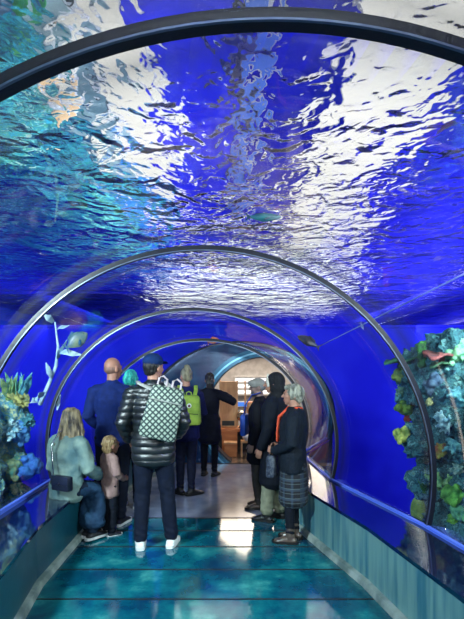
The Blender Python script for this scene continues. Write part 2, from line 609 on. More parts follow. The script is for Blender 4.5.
for q, mi in (((3, 2, 1, 0), 0), ((4, 5, 6, 7), 1), ((0, 1, 5, 4), 0), ((1, 2, 6, 5), 0), ((2, 3, 7, 6), 0), ((3, 0, 4, 7), 0)):
    bm.faces.new([vs[i] for i in q]).material_index = mi
bm.to_mesh(me); bm.free()
o = link('water_surface', me, [M['water_low'], M['water_top']], smooth=False)
tag(o, 'rippling water surface seen from below over the whole tunnel', 'water', kind='stuff')

M['grey_board'] = mat('grey_ceiling_board', srgb(150, 170, 172), 0.8, col2=srgb(96, 128, 140), nscale=1.5)
M['cyan_board'] = mat('cyan_ceiling_board', srgb(40, 150, 225), 0.8, col2=srgb(20, 110, 200), nscale=1.5)
wall('trim_10', (-2.3, -3.9, 4.11), (-1.05, 5.2, 4.149), M['grey_board'])
wall('trim_11', (-2.6, 5.22, 4.11), (-1.05, 9.5, 4.149), M['cyan_board'])
# lights and windows of the hall, seen through the ripples
def panel(name, x0, x1, y0, y1, z, m, label, cat='ceiling light'):
    r = thing(name, label, cat, ((x0 + x1) / 2, (y0 + y1) / 2, z))
    w, d = (x1 - x0) / 2, (y1 - y0) / 2
    b = MB(); b.box((-w, -d, -0.03), (w, d, -0.005)); build('diffuser', b, m, r, smooth=False)
    b = MB()
    for lo, hi in (((-w - .04, -d - .04, -.04), (-w, d + .04, 0)), ((w, -d - .04, -.04), (w + .04, d + .04, 0)), ((-w, -d - .04, -.04), (w, -d, 0)), ((-w, d, -.04), (w, d + .04, 0))):
        b.box(lo, hi)
    build('frame', b, M['white'], r, smooth=False)
    return r

panel('ceiling_light', -1.00, -0.62, -3, 6.2, 4.15, M['lamp_white'], 'narrow white light strip shimmering through the water left of the middle')
panel('ceiling_light', 0.84, 1.82, -3, 7.6, 4.15, M['lamp_white'], 'wide white light strip shimmering through the water on the right')
panel('ceiling_light', -1.8, 2.6, 8.6, 12.6, 4.15, M['lamp_far'], 'broad pale light field glittering above the far ribs')
panel('ceiling_light', 0.05, 0.20, 1.4, 6.5, 4.15, M['lamp_blue'], 'thin pale blue light line down the middle of the roof')
b = MB(); b.loft([(-0.01 + 0.01 * math.sin(i), 1 + i * 0.5, 4.08) for i in range(12)], [0.03] * 12, n=8)
tag(build('cable', b, M['black']), 'dark cable running lengthways overhead beside the pale blue line', 'cable')

# invented cliff above the water, imitating the reef mirrored in its surface
def grid_mesh(nx, ny, fn):
    v = [fn(i / nx, j / ny) for j in range(ny + 1) for i in range(nx + 1)]
    f = [[j * (nx + 1) + i, j * (nx + 1) + i + 1, (j + 1) * (nx + 1) + i + 1, (j + 1) * (nx + 1) + i] for j in range(ny) for i in range(nx)]
    return v, f

def reflection_slope(u, w):
    y = -3 + w * 9.6
    x = -4.7 + u * 3.45
    z = 3.16 + 0.72 * u ** 1.2
    p = Vector((x, y, z))
    n1 = noise.fractal(p * 1.6, 0.9, 2.0, 4); n2 = noise.fractal(p * 1.6 + Vector((9, 3, 1)), 0.9, 2.0, 4)
    edge = 0.35 * noise.noise(Vector((0, y * 1.3, 4))) * u
    return Vector((x + 0.12 * n1 + edge, y, z + 0.22 * n2))
v, f = grid_mesh(60, 150, reflection_slope)
mb = MB(); mb.add(v, f)
M['cliff'] = ramp_mat('mossy_cliff', [(0.32, srgb(4, 30, 70)), (0.40, srgb(8, 70, 100)), (0.45, srgb(14, 120, 140)), (0.49, srgb(30, 100, 80)), (0.53, srgb(20, 150, 190)), (0.57, srgb(70, 140, 100)), (0.61, srgb(120, 205, 215)), (0.68, srgb(220, 225, 195))], 2.2, bump=0.6, distort=0.6)  # colour patches imitate the reflected reef, pale glints included
o = build('rock_cliff', mb, M['cliff'])
sm = o.modifiers.new('t', 'SOLIDIFY'); sm.thickness = 0.12; sm.offset = 1
tag(o, 'green and teal planted rock slope wavering through the water at upper left', 'rock')
# leaf shapes added to make the imitated reflection more turbulent
rl = random.Random(5)
lv = MB()
for i in range(520):
    u = rl.uniform(0.25, 1.0); w_ = rl.uniform(0.2, 0.95)
    p = reflection_slope(u, w_) + Vector((0, 0, -0.04))
    k = rl.uniform(0.10, 0.26)
    d = Vector((rl.uniform(-1, 1), rl.uniform(-1, 1), -rl.uniform(0.1, 0.9))).normalized()
    if p.z + d.z * k * 2 < 3.02: d.z = 0.1
    lv.loft([p, p + d * k * 0.5, p + d * k, p + d * k * 1.4 + Vector((0, 0, 0.02))], [(0.01, 0.006), (k * 0.30, 0.010), (k * 0.26, 0.008), (0.008, 0.005)], ref=(rl.uniform(-1, 1), rl.uniform(-1, 1), 0.1), n=8, m=rl.choice((0, 0, 0, 1, 1, 2, 3, 4, 4)))
o = build('hanging_leaves', lv, [mat('leaf_green', srgb(50, 130, 70), 0.5), mat('leaf_teal', srgb(10, 96, 120), 0.5), mat('leaf_pale', srgb(180, 220, 190), 0.5), mat('leaf_cyan', srgb(60, 180, 220), 0.5), mat('leaf_dark', srgb(6, 34, 60), 0.5)])
tag(o, 'green and teal leaves hanging from the planted slope at upper left', 'leaves', kind='stuff')
for (x, y, z, l, m, lab) in ((-1.17, 3.15, 3.55, 0.42, 'lamp_warm', 'warm orange tube lamp glowing through the water at upper left'),
                             (-1.02, 2.85, 3.75, 0.5, 'lamp_white', 'white tube lamp glowing through the water just above the warm one'),
                             (-1.02, 3.75, 3.70, 0.5, 'lamp_white', 'white tube lamp glowing through the water just below the warm one')):
    r = thing('tube_lamp', lab, 'lamp', (x, y, z), 0.5)  # glowing tubes added only to make warm and white glints
    b = MB(); b.loft([(0, -l / 2, 0), (0, l / 2, 0)], [0.035] * 2, n=12); build('tube', b, M[m], r)
    b = MB(); b.box((-0.06, -l / 2 - 0.02, 0.04), (0.06, l / 2 + 0.02, 0.08), 0.008); build('housing', b, M['white'], r)
    b = MB(); b.loft([(0, 0, 0.08), (0, 0, 4.14 - z)], [0.008] * 2, n=6); build('hanger', b, M['black'], r)

# ------------------------------------------------------------------ people
M['skin'] = mat('skin', srgb(172, 124, 104), 0.55, col2=srgb(156, 110, 92), nscale=12)
M['eye'] = mat('eye', srgb(30, 26, 26), 0.25)
M['lip'] = mat('lip', srgb(150, 84, 80), 0.5)


def fabric(name, c, c2=None, rough=0.8, ns=18, bump=0.25, bs=60, **k):
    return mat(name, srgb(*c), rough, col2=srgb(*(c2 and tuple(int((x + y) / 2) for x, y in zip(c, c2)) or tuple(int(x * 0.88) for x in c))), nscale=ns, bump=bump, bscale=bs, spec=0.18, **k)


def hairmat(name, c, c2):
    return mat(name, srgb(*c), 0.5, col2=srgb(*c2), nscale=26, bump=0.5, bscale=50, stretch=(1, 1, 0.25))


class Fig:
    """a person facing local +Y, right hand towards +X, proportions of a 1.75 m adult scaled to H"""
    def __init__(self, label, loc, face_deg, H, pose=None, male=True, parent_name='person'):
        self.s = H / 1.75
        self.root = thing(parent_name, label, 'person', loc, math.radians(face_deg))
        p = dict(dz=0.0, yaw=0.0, nod=0.0, lean=0.0,
                 sh=0.185 if male else 0.165,
                 arms={1: ((0.245, -0.03, 1.14), (0.235, 0.07, 0.89), (0, 0.35, -1)), -1: ((-0.245, -0.03, 1.14), (-0.235, 0.07, 0.89), (0, 0.35, -1))},
                 legs={1: ((0.085, 0, 0.90), (0.095, 0.015, 0.49), (0.095, -0.02, 0.085), 8), -1: ((-0.085, 0, 0.90), (-0.095, 0.015, 0.49), (-0.095, -0.02, 0.085), -8)})
        p.update(pose or {})
        self.p = p; self.male = male
        dz = p['dz']
        w = 1.0 if male else 0.92
        self.torso = [((0, 0, 0.84 + dz), (0.13 * w, 0.10)), ((0, 0, 0.92 + dz), (0.165, 0.118)), ((0, 0.005, 1.06 + dz), (0.142 * w, 0.10)),
                      ((0, 0.005, 1.20 + dz), (0.158 * w, 0.115)), ((0, -0.005, 1.33 + dz), (0.168 * w, 0.115)), ((0, -0.015, 1.42 + dz), (0.145 * w, 0.085)), ((0, -0.015, 1.475 + dz), (0.075, 0.062))]
        if p['lean']:
            L = p['lean']
            self.torso = [((a[0], a[1] + L * (a[2] - dz - 0.9), a[2]), r) for a, r in self.torso]
        ly = p['lean'] * 0.55
        self.ly = ly
        self.shoulder = {k: Vector((k * p['sh'], -0.015 + p['lean'] * 0.5, 1.405 + dz)) for k in (1, -1)}
        self.hc = Vector((0, 0.012 + p['lean'] * 0.72, 1.585 + dz))      # head pivot
        self.HM = Matrix.Translation(self.hc) @ Matrix.Rotation(math.radians(p['yaw']), 4, 'Z') @ Matrix.Rotation(math.radians(-p['nod']), 4, 'X')
        self.S = Matrix.Scale(self.s, 4)

    def fin(self, name, mb, mats, voxel, smooth=2, disp=None, matfn=None, parent=None):
        for i, q in enumerate(mb.v):
            mb.v[i] = q * self.s
        return baked(name, mb, mats, parent or self.root, voxel * self.s, smooth, disp, matfn)

    def raw(self, name, mb, mats, parent=None):
        for i, q in enumerate(mb.v):
            mb.v[i] = q * self.s
        return build(name, mb, mats, parent or self.root)

    def hand(self, mb, wrist, d, side, inward=None, curl=0.5):
        d = Vector(d).normalized()
        n = Vector(inward) if inward else Vector((-side, 0, 0))      # palm normal
        n = (n - d * n.dot(d)).normalized()
        x = d.cross(n).normalized()                                  # across the palm
        if x.dot(Vector((0, 1, 0))) < 0:
            x = -x                                                   # thumb side faces forward
        W = Vector(wrist)
        mb.loft([W - d * 0.02, W + d * 0.02, W + d * 0.055, W + d * 0.088], [(0.024, 0.018), (0.032, 0.016), (0.040, 0.016), (0.039, 0.013)], ref=x, n=12)
        for off, L in ((0.029, 0.068), (0.0095, 0.078), (-0.0105, 0.073), (-0.029, 0.056)):
            b = W + d * 0.080 + x * off
            pts = [b]; a = 0.12
            cur = b
            for k, fr in enumerate((0.45, 0.32, 0.23)):
                a += curl * (0.55, 0.8, 0.6)[k]
                dd = d * math.cos(a) + n * math.sin(a)
                cur = cur + dd * (L * fr); pts.append(cur)
            mb.loft(pts, [0.0100, 0.0092, 0.0085, 0.0072], ref=x, n=8)
        b = W + d * 0.022 + x * 0.026
        t1 = (d * 0.72 + x * 0.62 + n * 0.32).normalized(); t2 = (d * 0.9 + x * 0.2 + n * 0.42).normalized()
        mb.loft([b - t1 * 0.008, b + t1 * 0.036, b + t1 * 0.036 + t2 * 0.028, b + t1 * 0.036 + t2 * 0.05], [0.014, 0.0115, 0.0105, 0.008], ref=n, n=8)

    def body(self, skin=None, hands=True, curl=0.5, bare_legs=None):
        p = self.p; mb = MB()
        mb.loft([a for a, r in self.torso], [r for a, r in self.torso], n=20)
        hc = self.hc
        mb.loft([Vector((0, -0.02 + self.ly, 1.44 + p['dz'])), Vector((0, -0.012 + self.p['lean'] * 0.62, 1.51 + p['dz'])), hc + Vector((0, -0.01, 0.0))], [0.062, 0.054, 0.056], n=14)
        H = self.HM
        mb.ell((0, -0.008, 0.085), (0.077, 0.096, 0.092), n=20, M=H)            # cranium
        mb.loft([(0, 0.035, 0.075), (0, 0.045, 0.03), (0, 0.055, -0.015), (0, 0.066, -0.040)], [(0.066, 0.058), (0.060, 0.052), (0.046, 0.040), (0.026, 0.020)], n=16, M=H)
        mb.ell((0, 0.088, 0.085), (0.055, 0.014, 0.012), n=12, M=H)              # brow
        mb.loft([(0, 0.092, 0.074), (0, 0.108, 0.050), (0, 0.116, 0.034)], [0.008, 0.011, 0.014], n=10, M=H)  # nose
        mb.ell((0, 0.090, 0.004), (0.024, 0.012, 0.006), n=10, M=H)
        mb.ell((0, 0.089, -0.006), (0.021, 0.013, 0.007), n=10, M=H)
        for k in (1, -1):
            mb.ell((k * 0.030, 0.084, 0.066), (0.014, 0.012, 0.009), n=10, M=H)
            mb.ell((k * 0.044, 0.066, 0.040), (0.022, 0.024, 0.02), n=10, M=H)
            mb.ell((k * 0.079, -0.004, 0.050), (0.010, 0.022, 0.033), n=12, M=H @ Matrix.Rotation(-k * 0.25, 4, 'Z'))
        for k in (1, -1):
            e, w, d = p['arms'][k]
            sh = self.shoulder[k]; e = Vector(e); w = Vector(w)
            e.z += p['dz']; w.z += p['dz']; e.y += self.ly * 0.5; w.y += self.ly * 0.5
            mb.loft([Vector((k * 0.09, sh.y, 1.40 + p['dz'])), sh], [0.065, 0.056], ref=(0, 1, 0), n=12)
            mb.loft([sh, sh.lerp(e, 0.5), e, e.lerp(w, 0.35), w], [0.056, 0.048, 0.038, 0.040, 0.026], ref=(0, 1, 0), n=12)
            if hands:
                self.hand(mb, w, d, k, curl=curl, inward=p.get('inward', {}).get(k))
            hip, kn, an, tw = p['legs'][k]
            hip, kn, an = Vector(hip), Vector(kn), Vector(an)
            mb.loft([hip + (hip - kn).normalized() * 0.02, hip.lerp(kn, 0.45), kn, kn.lerp(an, 0.3), an], [0.088, 0.074, 0.053, 0.055, 0.036], ref=(1, 0, 0), n=14)
            self.foot(mb, an, tw, 0.0)
        eyes = [self.s * (self.HM @ Vector((k * 0.030, 0.096, 0.066))) for k in (1, -1)]
        lip = self.s * (self.HM @ Vector((0, 0.103, -0.001)))
        r = 0.0105 * self.s

        def mf(c):
            if any((c - e).length < r for e in eyes): return 1
            d = c - lip
            if abs(d.z) < 0.010 * self.s and d.length < 0.026 * self.s: return 2
            return 0
        return self.fin('body', mb, [skin or M['skin'], M['eye'], M['lip']], 0.0062, 2, matfn=mf)

    def foot(self, mb, an, tw, g):
        f = Vector((math.sin(math.radians(tw)), math.cos(math.radians(tw)), 0))
        a = Vector(an)
        z0 = a.z - 0.085
        base = Vector((a.x, a.y, z0))
        mb.loft([base - f * 0.055 + Vector((0, 0, 0.034)), base - f * 0.02 + Vector((0, 0, 0.042)), base + f * 0.06 + Vector((0, 0, 0.040)), base + f * 0.13 + Vector((0, 0, 0.026)), base + f * 0.17 + Vector((0, 0, 0.020))],
                [(0.032 + g, 0.032 + g * .4), (0.037 + g, 0.040 + g * .4), (0.040 + g, 0.038 + g * .4), (0.045 + g, 0.025 + g * .4), (0.036 + g, 0.018 + g * .3)], ref=f.cross(Vector((0, 0, 1))), n=12)

    def top(self, name, m, thick=0.022, hem=0.84, flare=0.0, puff=0.0, sleeve=None, collar=0.0, vox=0.009, bulk=0.0, wr=0.97, wrinkle=0.006):
        p = self.p; dz = p['dz']; mb = MB(); t = thick; s = self.s
        T = []
        for a, r in self.torso:
            if a[2] - dz < 1.0: continue
            T.append((a, (r[0] + t + bulk, r[1] + t + bulk)))
        a0 = self.torso[1]
        hemz = hem + dz if hem > 0.6 else hem + dz
        low = []
        if hem < 0.95:
            zs = np.linspace(hemz, 0.98 + dz, max(2, int((0.98 - hem) / 0.12) + 1))
            for z in zs:
                u = (0.98 + dz - z) / max(0.05, 0.98 - hem)
                low.append(((0, a0[0][1], float(z)), (a0[1][0] + t + flare * u, a0[1][1] + t + flare * u)))
        T = low + T
        mb.loft([a for a, r in T], [r for a, r in T], n=24)
        for k in (1, -1):
            e, w, d = p['arms'][k]
            sh = self.shoulder[k]; e = Vector(e); w = Vector(w)
            e.z += dz; w.z += dz; e.y += self.ly * 0.5; w.y += self.ly * 0.5
            st = sleeve if sleeve is not None else t
            mb.loft([Vector((k * 0.07, sh.y, 1.415 + dz)), sh + Vector((0, 0, -0.002))], [0.066 + t * .7, 0.058 + st * .8], ref=(0, 1, 0), n=14)
            mb.loft([sh, sh.lerp(e, 0.5), e, e.lerp(w, 0.4), e.lerp(w, wr)], [0.056 + st, 0.050 + st, 0.042 + st, 0.040 + st * .9, 0.030 + st * .7], ref=(0, 1, 0), n=14)
        if collar:
            mb.loft([(0, -0.014 + self.ly, 1.45 + dz), (0, -0.01 + self.p['lean'] * 0.6, 1.485 + collar + dz)], [(0.085, 0.078), (0.072, 0.070)], n=18)

        def disp(co, no):
            if puff:
                ph = (co[:, 2] / s * 2 * PI / 0.062)
                h = np.abs(np.sin(ph / 2)) ** 0.6 - 0.7
                co = co + no * (h * puff)[:, None]
            return noisy(wrinkle, 9, 2, seed=hem)(co, no)
        return self.fin(name, mb, m, vox, 2, disp)

    def trousers(self, name, m, t=0.016, hem=0.05, waist=0.98, vox=0.009, wide=0.0, wrinkle=0.006):
        p = self.p; mb = MB(); dz = p['dz']
        T = [((0, 0, 0.84 + dz), (0.14, 0.105)), ((0, 0, 0.92 + dz), (0.165 + t, 0.118 + t)), ((0, 0, waist + dz), (0.155 + t, 0.11 + t))]
        if self.ly: T = [((a[0], a[1], a[2]), r) for a, r in T]
        mb.loft([a for a, r in T], [r for a, r in T], n=20)
        for k in (1, -1):
            hip, kn, an, tw = p['legs'][k]
            hip, kn, an = Vector(hip), Vector(kn), Vector(an)
            end = an + (kn - an).normalized() * (hem - 0.05)
            mb.loft([hip + (hip - kn).normalized() * 0.02, hip.lerp(kn, 0.45), kn, kn.lerp(end, 0.35), end], [0.090 + t, 0.077 + t, 0.058 + t + wide * .5, 0.056 + t + wide * .7, 0.043 + t + wide], ref=(1, 0, 0), n=16)

        def disp(co, no):
            co = noisy(wrinkle, 10, 2, seed=3)(co, no)
            # folds at knee and ankle
            z = co[:, 2] / self.s
            h = np.sin(z * 95 + co[:, 0] * 40) * 0.0035 * (np.exp(-((z - 0.13) / 0.08) ** 2) + 0.6 * np.exp(-((z - 0.5) / 0.07) ** 2))
            return co + no * h[:, None]
        return self.fin(name, mb, m, vox, 2, disp)

    def shoes(self, m, sole_m, high=0.0, sole_label=None, name='shoe', g=0.008):
        for k in (1, -1):
            hip, kn, an, tw = self.p['legs'][k]
            an = Vector(an); kn = Vector(kn)
            mb = MB(); self.foot(mb, an, tw, g)
            if high:
                mb.loft([an + Vector((0, 0, -0.03)), an + (kn - an).normalized() * high], [0.048, 0.050], n=14)
            sh = self.fin(name, mb, m, 0.006, 2)
            f = Vector((math.sin(math.radians(tw)), math.cos(math.radians(tw)), 0)); r = f.cross(Vector((0, 0, 1)))
            base = Vector((an.x, an.y, an.z - 0.085)); mb = MB(); pts = []
            for t, wd in ((-0.092, 0.012), (-0.085, 0.030), (-0.06, 0.040), (0.0, 0.045), (0.07, 0.049), (0.13, 0.054), (0.175, 0.045), (0.198, 0.028), (0.203, 0.010)):
                pts.append((t, wd))
            poly = [base + f * t + r * wd for t, wd in pts] + [base + f * t - r * wd for t, wd in pts[::-1]]
            poly = [q + Vector((0, 0, 0.003)) for q in poly]
            mb.prism(poly, (0, 0, 0), (0, 0, 0.026))
            o = self.raw('sole', mb, sole_m, parent=sh)
            if sole_label: o['label'] = sole_label

    def skirt(self, name, m, z0, z1, r0, r1, vox=0.009, pleat=0.004, npl=14):
        mb = MB(); zs = np.linspace(z0, z1, 8)
        mb.loft([(0, 0.0, float(z)) for z in zs], [(r0[0] + (r1[0] - r0[0]) * i / 7, r0[1] + (r1[1] - r0[1]) * i / 7) for i in range(8)], n=28)

        def disp(co, no):
            a = np.arctan2(co[:, 1], co[:, 0]); u = np.clip((z1 - co[:, 2] / self.s) / max(0.01, z1 - z0), 0, 1)
            return co + no * (np.sin(a * npl) * pleat * u)[:, None]
        return self.fin(name, mb, m, vox, 2, disp)

    def hair(self, m, prims, disp=0.004, vox=0.007, name='hair', parent=None):
        """prims in head space: (kind, args)"""
        mb = MB()
        for k in prims:
            if k[0] == 'e': mb.ell(k[1], k[2], n=18, M=self.HM)
            else: mb.loft(k[1], k[2], ref=(1, 0, 0), n=12, M=self.HM)
        s = self.s; HC = np.array(tuple(self.hc)) * s

        def dd(co, no):
            q = (co - HC) / s
            a = np.arctan2(q[:, 0], q[:, 1])
            h = (np.sin(a * 22 + q[:, 2] * 30) + 0.7 * np.sin(a * 37 - q[:, 2] * 55 + 1)) * disp * 0.55
            co = co + no * h[:, None]
            return noisy(disp, 40, 2)(co, no)
        return self.fin(name, mb, m, vox, 1, dd)

    def P(self, q):
        """local body point in the place"""
        return self.root.matrix_basis @ (Vector(q) * self.s)


SHORT = [('e', (0, -0.020, 0.098), (0.082, 0.096, 0.092)), ('e', (0, -0.055, 0.045), (0.066, 0.050, 0.060))]
bpy.context.view_layer.update()

# --- man in cap
q = Fig('tall man in dark quilted jacket and blue cap carrying a checkered backpack', (-0.745, 4.36, 0), 6, 1.80,
        dict(yaw=-32, legs={1: ((0.085, 0, 0.90), (0.125, 0.02, 0.49), (0.165, -0.01, 0.085), 12), -1: ((-0.085, 0, 0.90), (-0.10, 0.015, 0.49), (-0.115, -0.03, 0.085), -4)},
             arms={1: ((0.275, -0.03, 1.14), (0.22, 0.14, 1.0), (-0.3, 0.8, -0.4)), -1: ((-0.275, -0.03, 1.14), (-0.23, 0.12, 0.96), (0.2, 0.8, -0.6))}))
q.body()
q.hair(hairmat('black_hair', (22, 20, 22), (10, 10, 12)), [('e', (0, -0.028, 0.075), (0.080, 0.088, 0.075)), ('e', (0, -0.055, 0.030), (0.062, 0.046, 0.050))])
q.top('jacket', mat('black_quilted_nylon', srgb(26, 32, 36), 0.40, col2=srgb(18, 22, 26), nscale=12, spec=0.6), thick=0.036, hem=0.80, puff=0.010, sleeve=0.030, collar=0.025, wrinkle=0.004)
q.trousers('jeans', fabric('dark_denim', (10, 20, 40), (6, 12, 26)), t=0.012, hem=0.05, wide=0.006)
q.shoes(mat('white_leather', srgb(226, 232, 232), 0.4), M['white'], name='shoe')
mb = MB(); H = q.HM
mb.ell((0, -0.010, 0.118), (0.089, 0.106, 0.078), n=20, M=H)
cap = q.fin('cap', mb, fabric('navy_cap', (18, 48, 96), (10, 30, 66)), 0.007, 2)
mb = MB(); mb.loft([(0, 0.075, 0.118), (0, 0.12, 0.114), (0, 0.165, 0.100)], [(0.072, 0.007), (0.070, 0.006), (0.045, 0.005)], ref=(1, 0, 0), n=16, M=H)
q.raw('brim', mb, cap.data.materials[0], parent=cap)
CAPMAN = q

# --- bald man
q = Fig('bald man in a blue shirt standing by the left glass', (-1.30, 5.0, 0), -8, 1.795,
        dict(yaw=-22, arms={1: ((0.255, -0.03, 1.14), (0.16, 0.18, 1.05), (-0.7, 0.5, 0.1)), -1: ((-0.255, -0.04, 1.14), (-0.2, 0.16, 0.98), (0.4, 0.8, -0.2))}))
q.body()
q.hair(hairmat('grey_stubble', (136, 100, 86), (116, 86, 76)), [('e', (0, -0.012, 0.055), (0.0785, 0.0935, 0.066))], disp=0.001)
q.top('shirt', fabric('blue_shirt', (20, 40, 100), (14, 28, 74)), thick=0.020, hem=0.86, sleeve=0.020, collar=0.012, wrinkle=0.010, wr=0.9)
q.trousers('trousers', fabric('dark_trousers', (18, 24, 40), (10, 14, 26)))
q.shoes(M['black'], M['white'])

# --- turquoise-haired visitor
q = Fig('person with bright turquoise hair standing between the bald man and the cap wearer', (-1.24, 5.62, 0), 0, 1.66, dict(yaw=10), male=False)
q.body()
q.hair(hairmat('turquoise_hair', (70, 214, 196), (24, 140, 140)), SHORT + [('e', (0, -0.03, 0.06), (0.095, 0.095, 0.085))], disp=0.006)
q.top('jacket', fabric('dark_jacket', (26, 34, 52)), thick=0.026, hem=0.80)
q.trousers('trousers', fabric('black_trousers', (16, 20, 32)))
q.shoes(mat('grey_trainers', srgb(140, 156, 176), 0.5), M['white'])

# --- woman with green backpack
q = Fig('woman with a hair bun and navy top carrying a lime green backpack', (-0.62, 6.2, 0), 8, 1.69,
        dict(yaw=18, arms={1: ((0.235, -0.02, 1.14), (0.17, 0.20, 1.08), (-0.6, 0.7, 0.1)), -1: ((-0.235, -0.03, 1.14), (-0.19, 0.16, 1.0), (0.4, 0.8, 0))},
             legs={1: ((0.080, 0, 0.90), (0.075, 0.0, 0.49), (0.07, -0.06, 0.085), 60), -1: ((-0.080, 0, 0.90), (-0.075, 0.02, 0.49), (-0.08, 0.02, 0.085), -40)}), male=False)
q.body()
q.hair(hairmat('ash_hair', (150, 142, 118), (96, 88, 70)), SHORT + [('e', (0.0, -0.04, 0.198), (0.040, 0.040, 0.030)), ('e', (0, -0.05, 0.165), (0.05, 0.05, 0.03))], disp=0.003)
q.top('jumper', fabric('navy_jumper', (20, 26, 76), (14, 18, 56)), thick=0.026, hem=0.80, sleeve=0.024, wrinkle=0.008)
q.trousers('leggings', fabric('black_leggings', (18, 24, 48), (10, 14, 30)), t=0.006, hem=0.06)
q.shoes(M['black'], M['black'], high=0.06)
GREENW = q

# --- far visitor, arm out
q = Fig('distant person in black with one elbow lifted towards the round exit', (-0.36, 7.35, 0), -15, 1.62,
        dict(yaw=15, arms={1: ((0.42, 0.06, 1.27), (0.20, 0.20, 1.40), (-0.8, 0.3, 0.4)), -1: ((-0.235, -0.03, 1.14), (-0.19, 0.16, 1.0), (0.4, 0.8, 0))}), male=False)
q.body()
q.hair(hairmat('dark_brown_hair', (36, 28, 26), (18, 14, 14)), SHORT + [('l', [(0, -0.06, 0.09), (0.01, -0.085, 0.0), (0.01, -0.07, -0.12)], [(0.07, 0.04), (0.07, 0.035), (0.05, 0.02)])])
q.top('coat', fabric('black_coat_far', (18, 20, 32), (10, 10, 20)), thick=0.028, hem=0.62, flare=0.02, sleeve=0.028)
q.trousers('trousers', fabric('black_trousers_far', (12, 14, 24)), t=0.006)
q.shoes(M['black'], M['black'], high=0.08)

# --- man with grey cap
q = Fig('older bearded man in a pale grey cap looking left, behind the black coat wearer', (0.33, 5.62, 0), 78, 1.555,
        dict(yaw=8, nod=6, arms={1: ((0.245, -0.03, 1.14), (0.225, 0.05, 0.90), (0, 0.3, -1)), -1: ((-0.245, -0.03, 1.14), (-0.225, 0.06, 0.90), (0, 0.3, -1))}))
q.body(skin=mat('weathered_skin', srgb(150, 120, 110), 0.6))
q.hair(hairmat('grey_beard', (120, 120, 122), (70, 70, 74)), [('l', [(0, 0.05, 0.015), (0, 0.072, -0.03), (0, 0.07, -0.055)], [(0.056, 0.045), (0.045, 0.036), (0.028, 0.022)])], name='beard', disp=0.003)
q.hair(hairmat('grey_hair_back', (130, 130, 132), (90, 90, 94)), [('e', (0, -0.035, 0.065), (0.079, 0.080, 0.065))], disp=0.003)
q.top('coat', fabric('black_wool', (20, 22, 32), (12, 13, 20)), thick=0.030, hem=0.66, flare=0.02, collar=0.02)
q.trousers('trousers', fabric('brown_trousers', (70, 66, 64)), t=0.018)
q.shoes(mat('brown_leather', srgb(82, 62, 52), 0.4), M['black'])
mb = MB(); H = q.HM; mb.ell((0, 0.0, 0.112), (0.092, 0.112, 0.078), n=20, M=H); mb.ell((0, 0.03, 0.13), (0.085, 0.105, 0.05), n=18, M=H)
cap = q.fin('cap', mb, fabric('grey_cap', (150, 148, 144), (112, 110, 108)), 0.007, 2)
mb = MB(); mb.loft([(0, 0.085, 0.108), (0, 0.125, 0.100), (0, 0.150, 0.088)], [(0.070, 0.008), (0.064, 0.007), (0.04, 0.006)], ref=(1, 0, 0), n=14, M=H)
q.raw('brim', mb, cap.data.materials[0], parent=cap)
mb = MB()
for k in (1, -1):
    v = [H @ Vector((k * 0.030 + 0.019 * math.cos(a), 0.108, 0.066 + 0.016 * math.sin(a))) for a in np.linspace(0, 2 * PI, 13)]
    mb.loft(v, [0.0025] * 13, n=6, cap=False)
    mb.loft([H @ Vector((k * 0.049, 0.106, 0.070)), H @ Vector((k * 0.084, 0.0, 0.070))], [0.0025] * 2, n=6)
mb.loft([H @ Vector((-0.011, 0.110, 0.07)), H @ Vector((0.011, 0.110, 0.07))], [0.0025] * 2, n=6)
q.raw('glasses', mb, M['black'])
GREYCAP = q

# --- black coat with hood
q = Fig('person in a long black coat with raised dark hood and khaki trousers', (0.475, 5.13, 0), 66, 1.62,
        dict(yaw=10, nod=4, arms={1: ((0.25, -0.03, 1.14), (0.225, 0.10, 0.90), (0, 0.3, -1)), -1: ((-0.25, -0.02, 1.13), (-0.22, 0.10, 0.89), (0, 0.3, -1))},
             legs={1: ((0.085, 0, 0.90), (0.10, 0.0, 0.49), (0.10, -0.04, 0.085), 6), -1: ((-0.085, 0, 0.90), (-0.09, 0.05, 0.49), (-0.10, 0.06, 0.085), 6)}), male=False)
q.body()
bm_ = fabric('black_coat_cloth', (16, 22, 34), (9, 12, 20))
q.top('coat', bm_, thick=0.036, hem=0.47, flare=0.03, sleeve=0.034, bulk=0.01)
q.hair(fabric('dark_hood_cloth', (26, 28, 34), (15, 16, 20)), [('e', (0, -0.035, 0.085), (0.098, 0.112, 0.112)), ('e', (0, -0.05, 0.0), (0.105, 0.10, 0.095)), ('e', (0, -0.03, -0.09), (0.13, 0.10, 0.06))], name='hood', disp=0.003)
q.hair(hairmat('white_fringe', (210, 208, 200), (160, 158, 150)), [('l', [(-0.075, 0.05, 0.03), (-0.070, 0.060, 0.10), (0, 0.055, 0.165), (0.070, 0.060, 0.10), (0.075, 0.05, 0.03)], [0.018] * 5)], name='hair', disp=0.003)
q.trousers('trousers', fabric('khaki_trousers', (140, 142, 120), (104, 106, 92)), t=0.016, hem=0.07, wide=0.014, wrinkle=0.01)
q.shoes(M['black'], M['black'], high=0.07, name='boot')
COATP = q

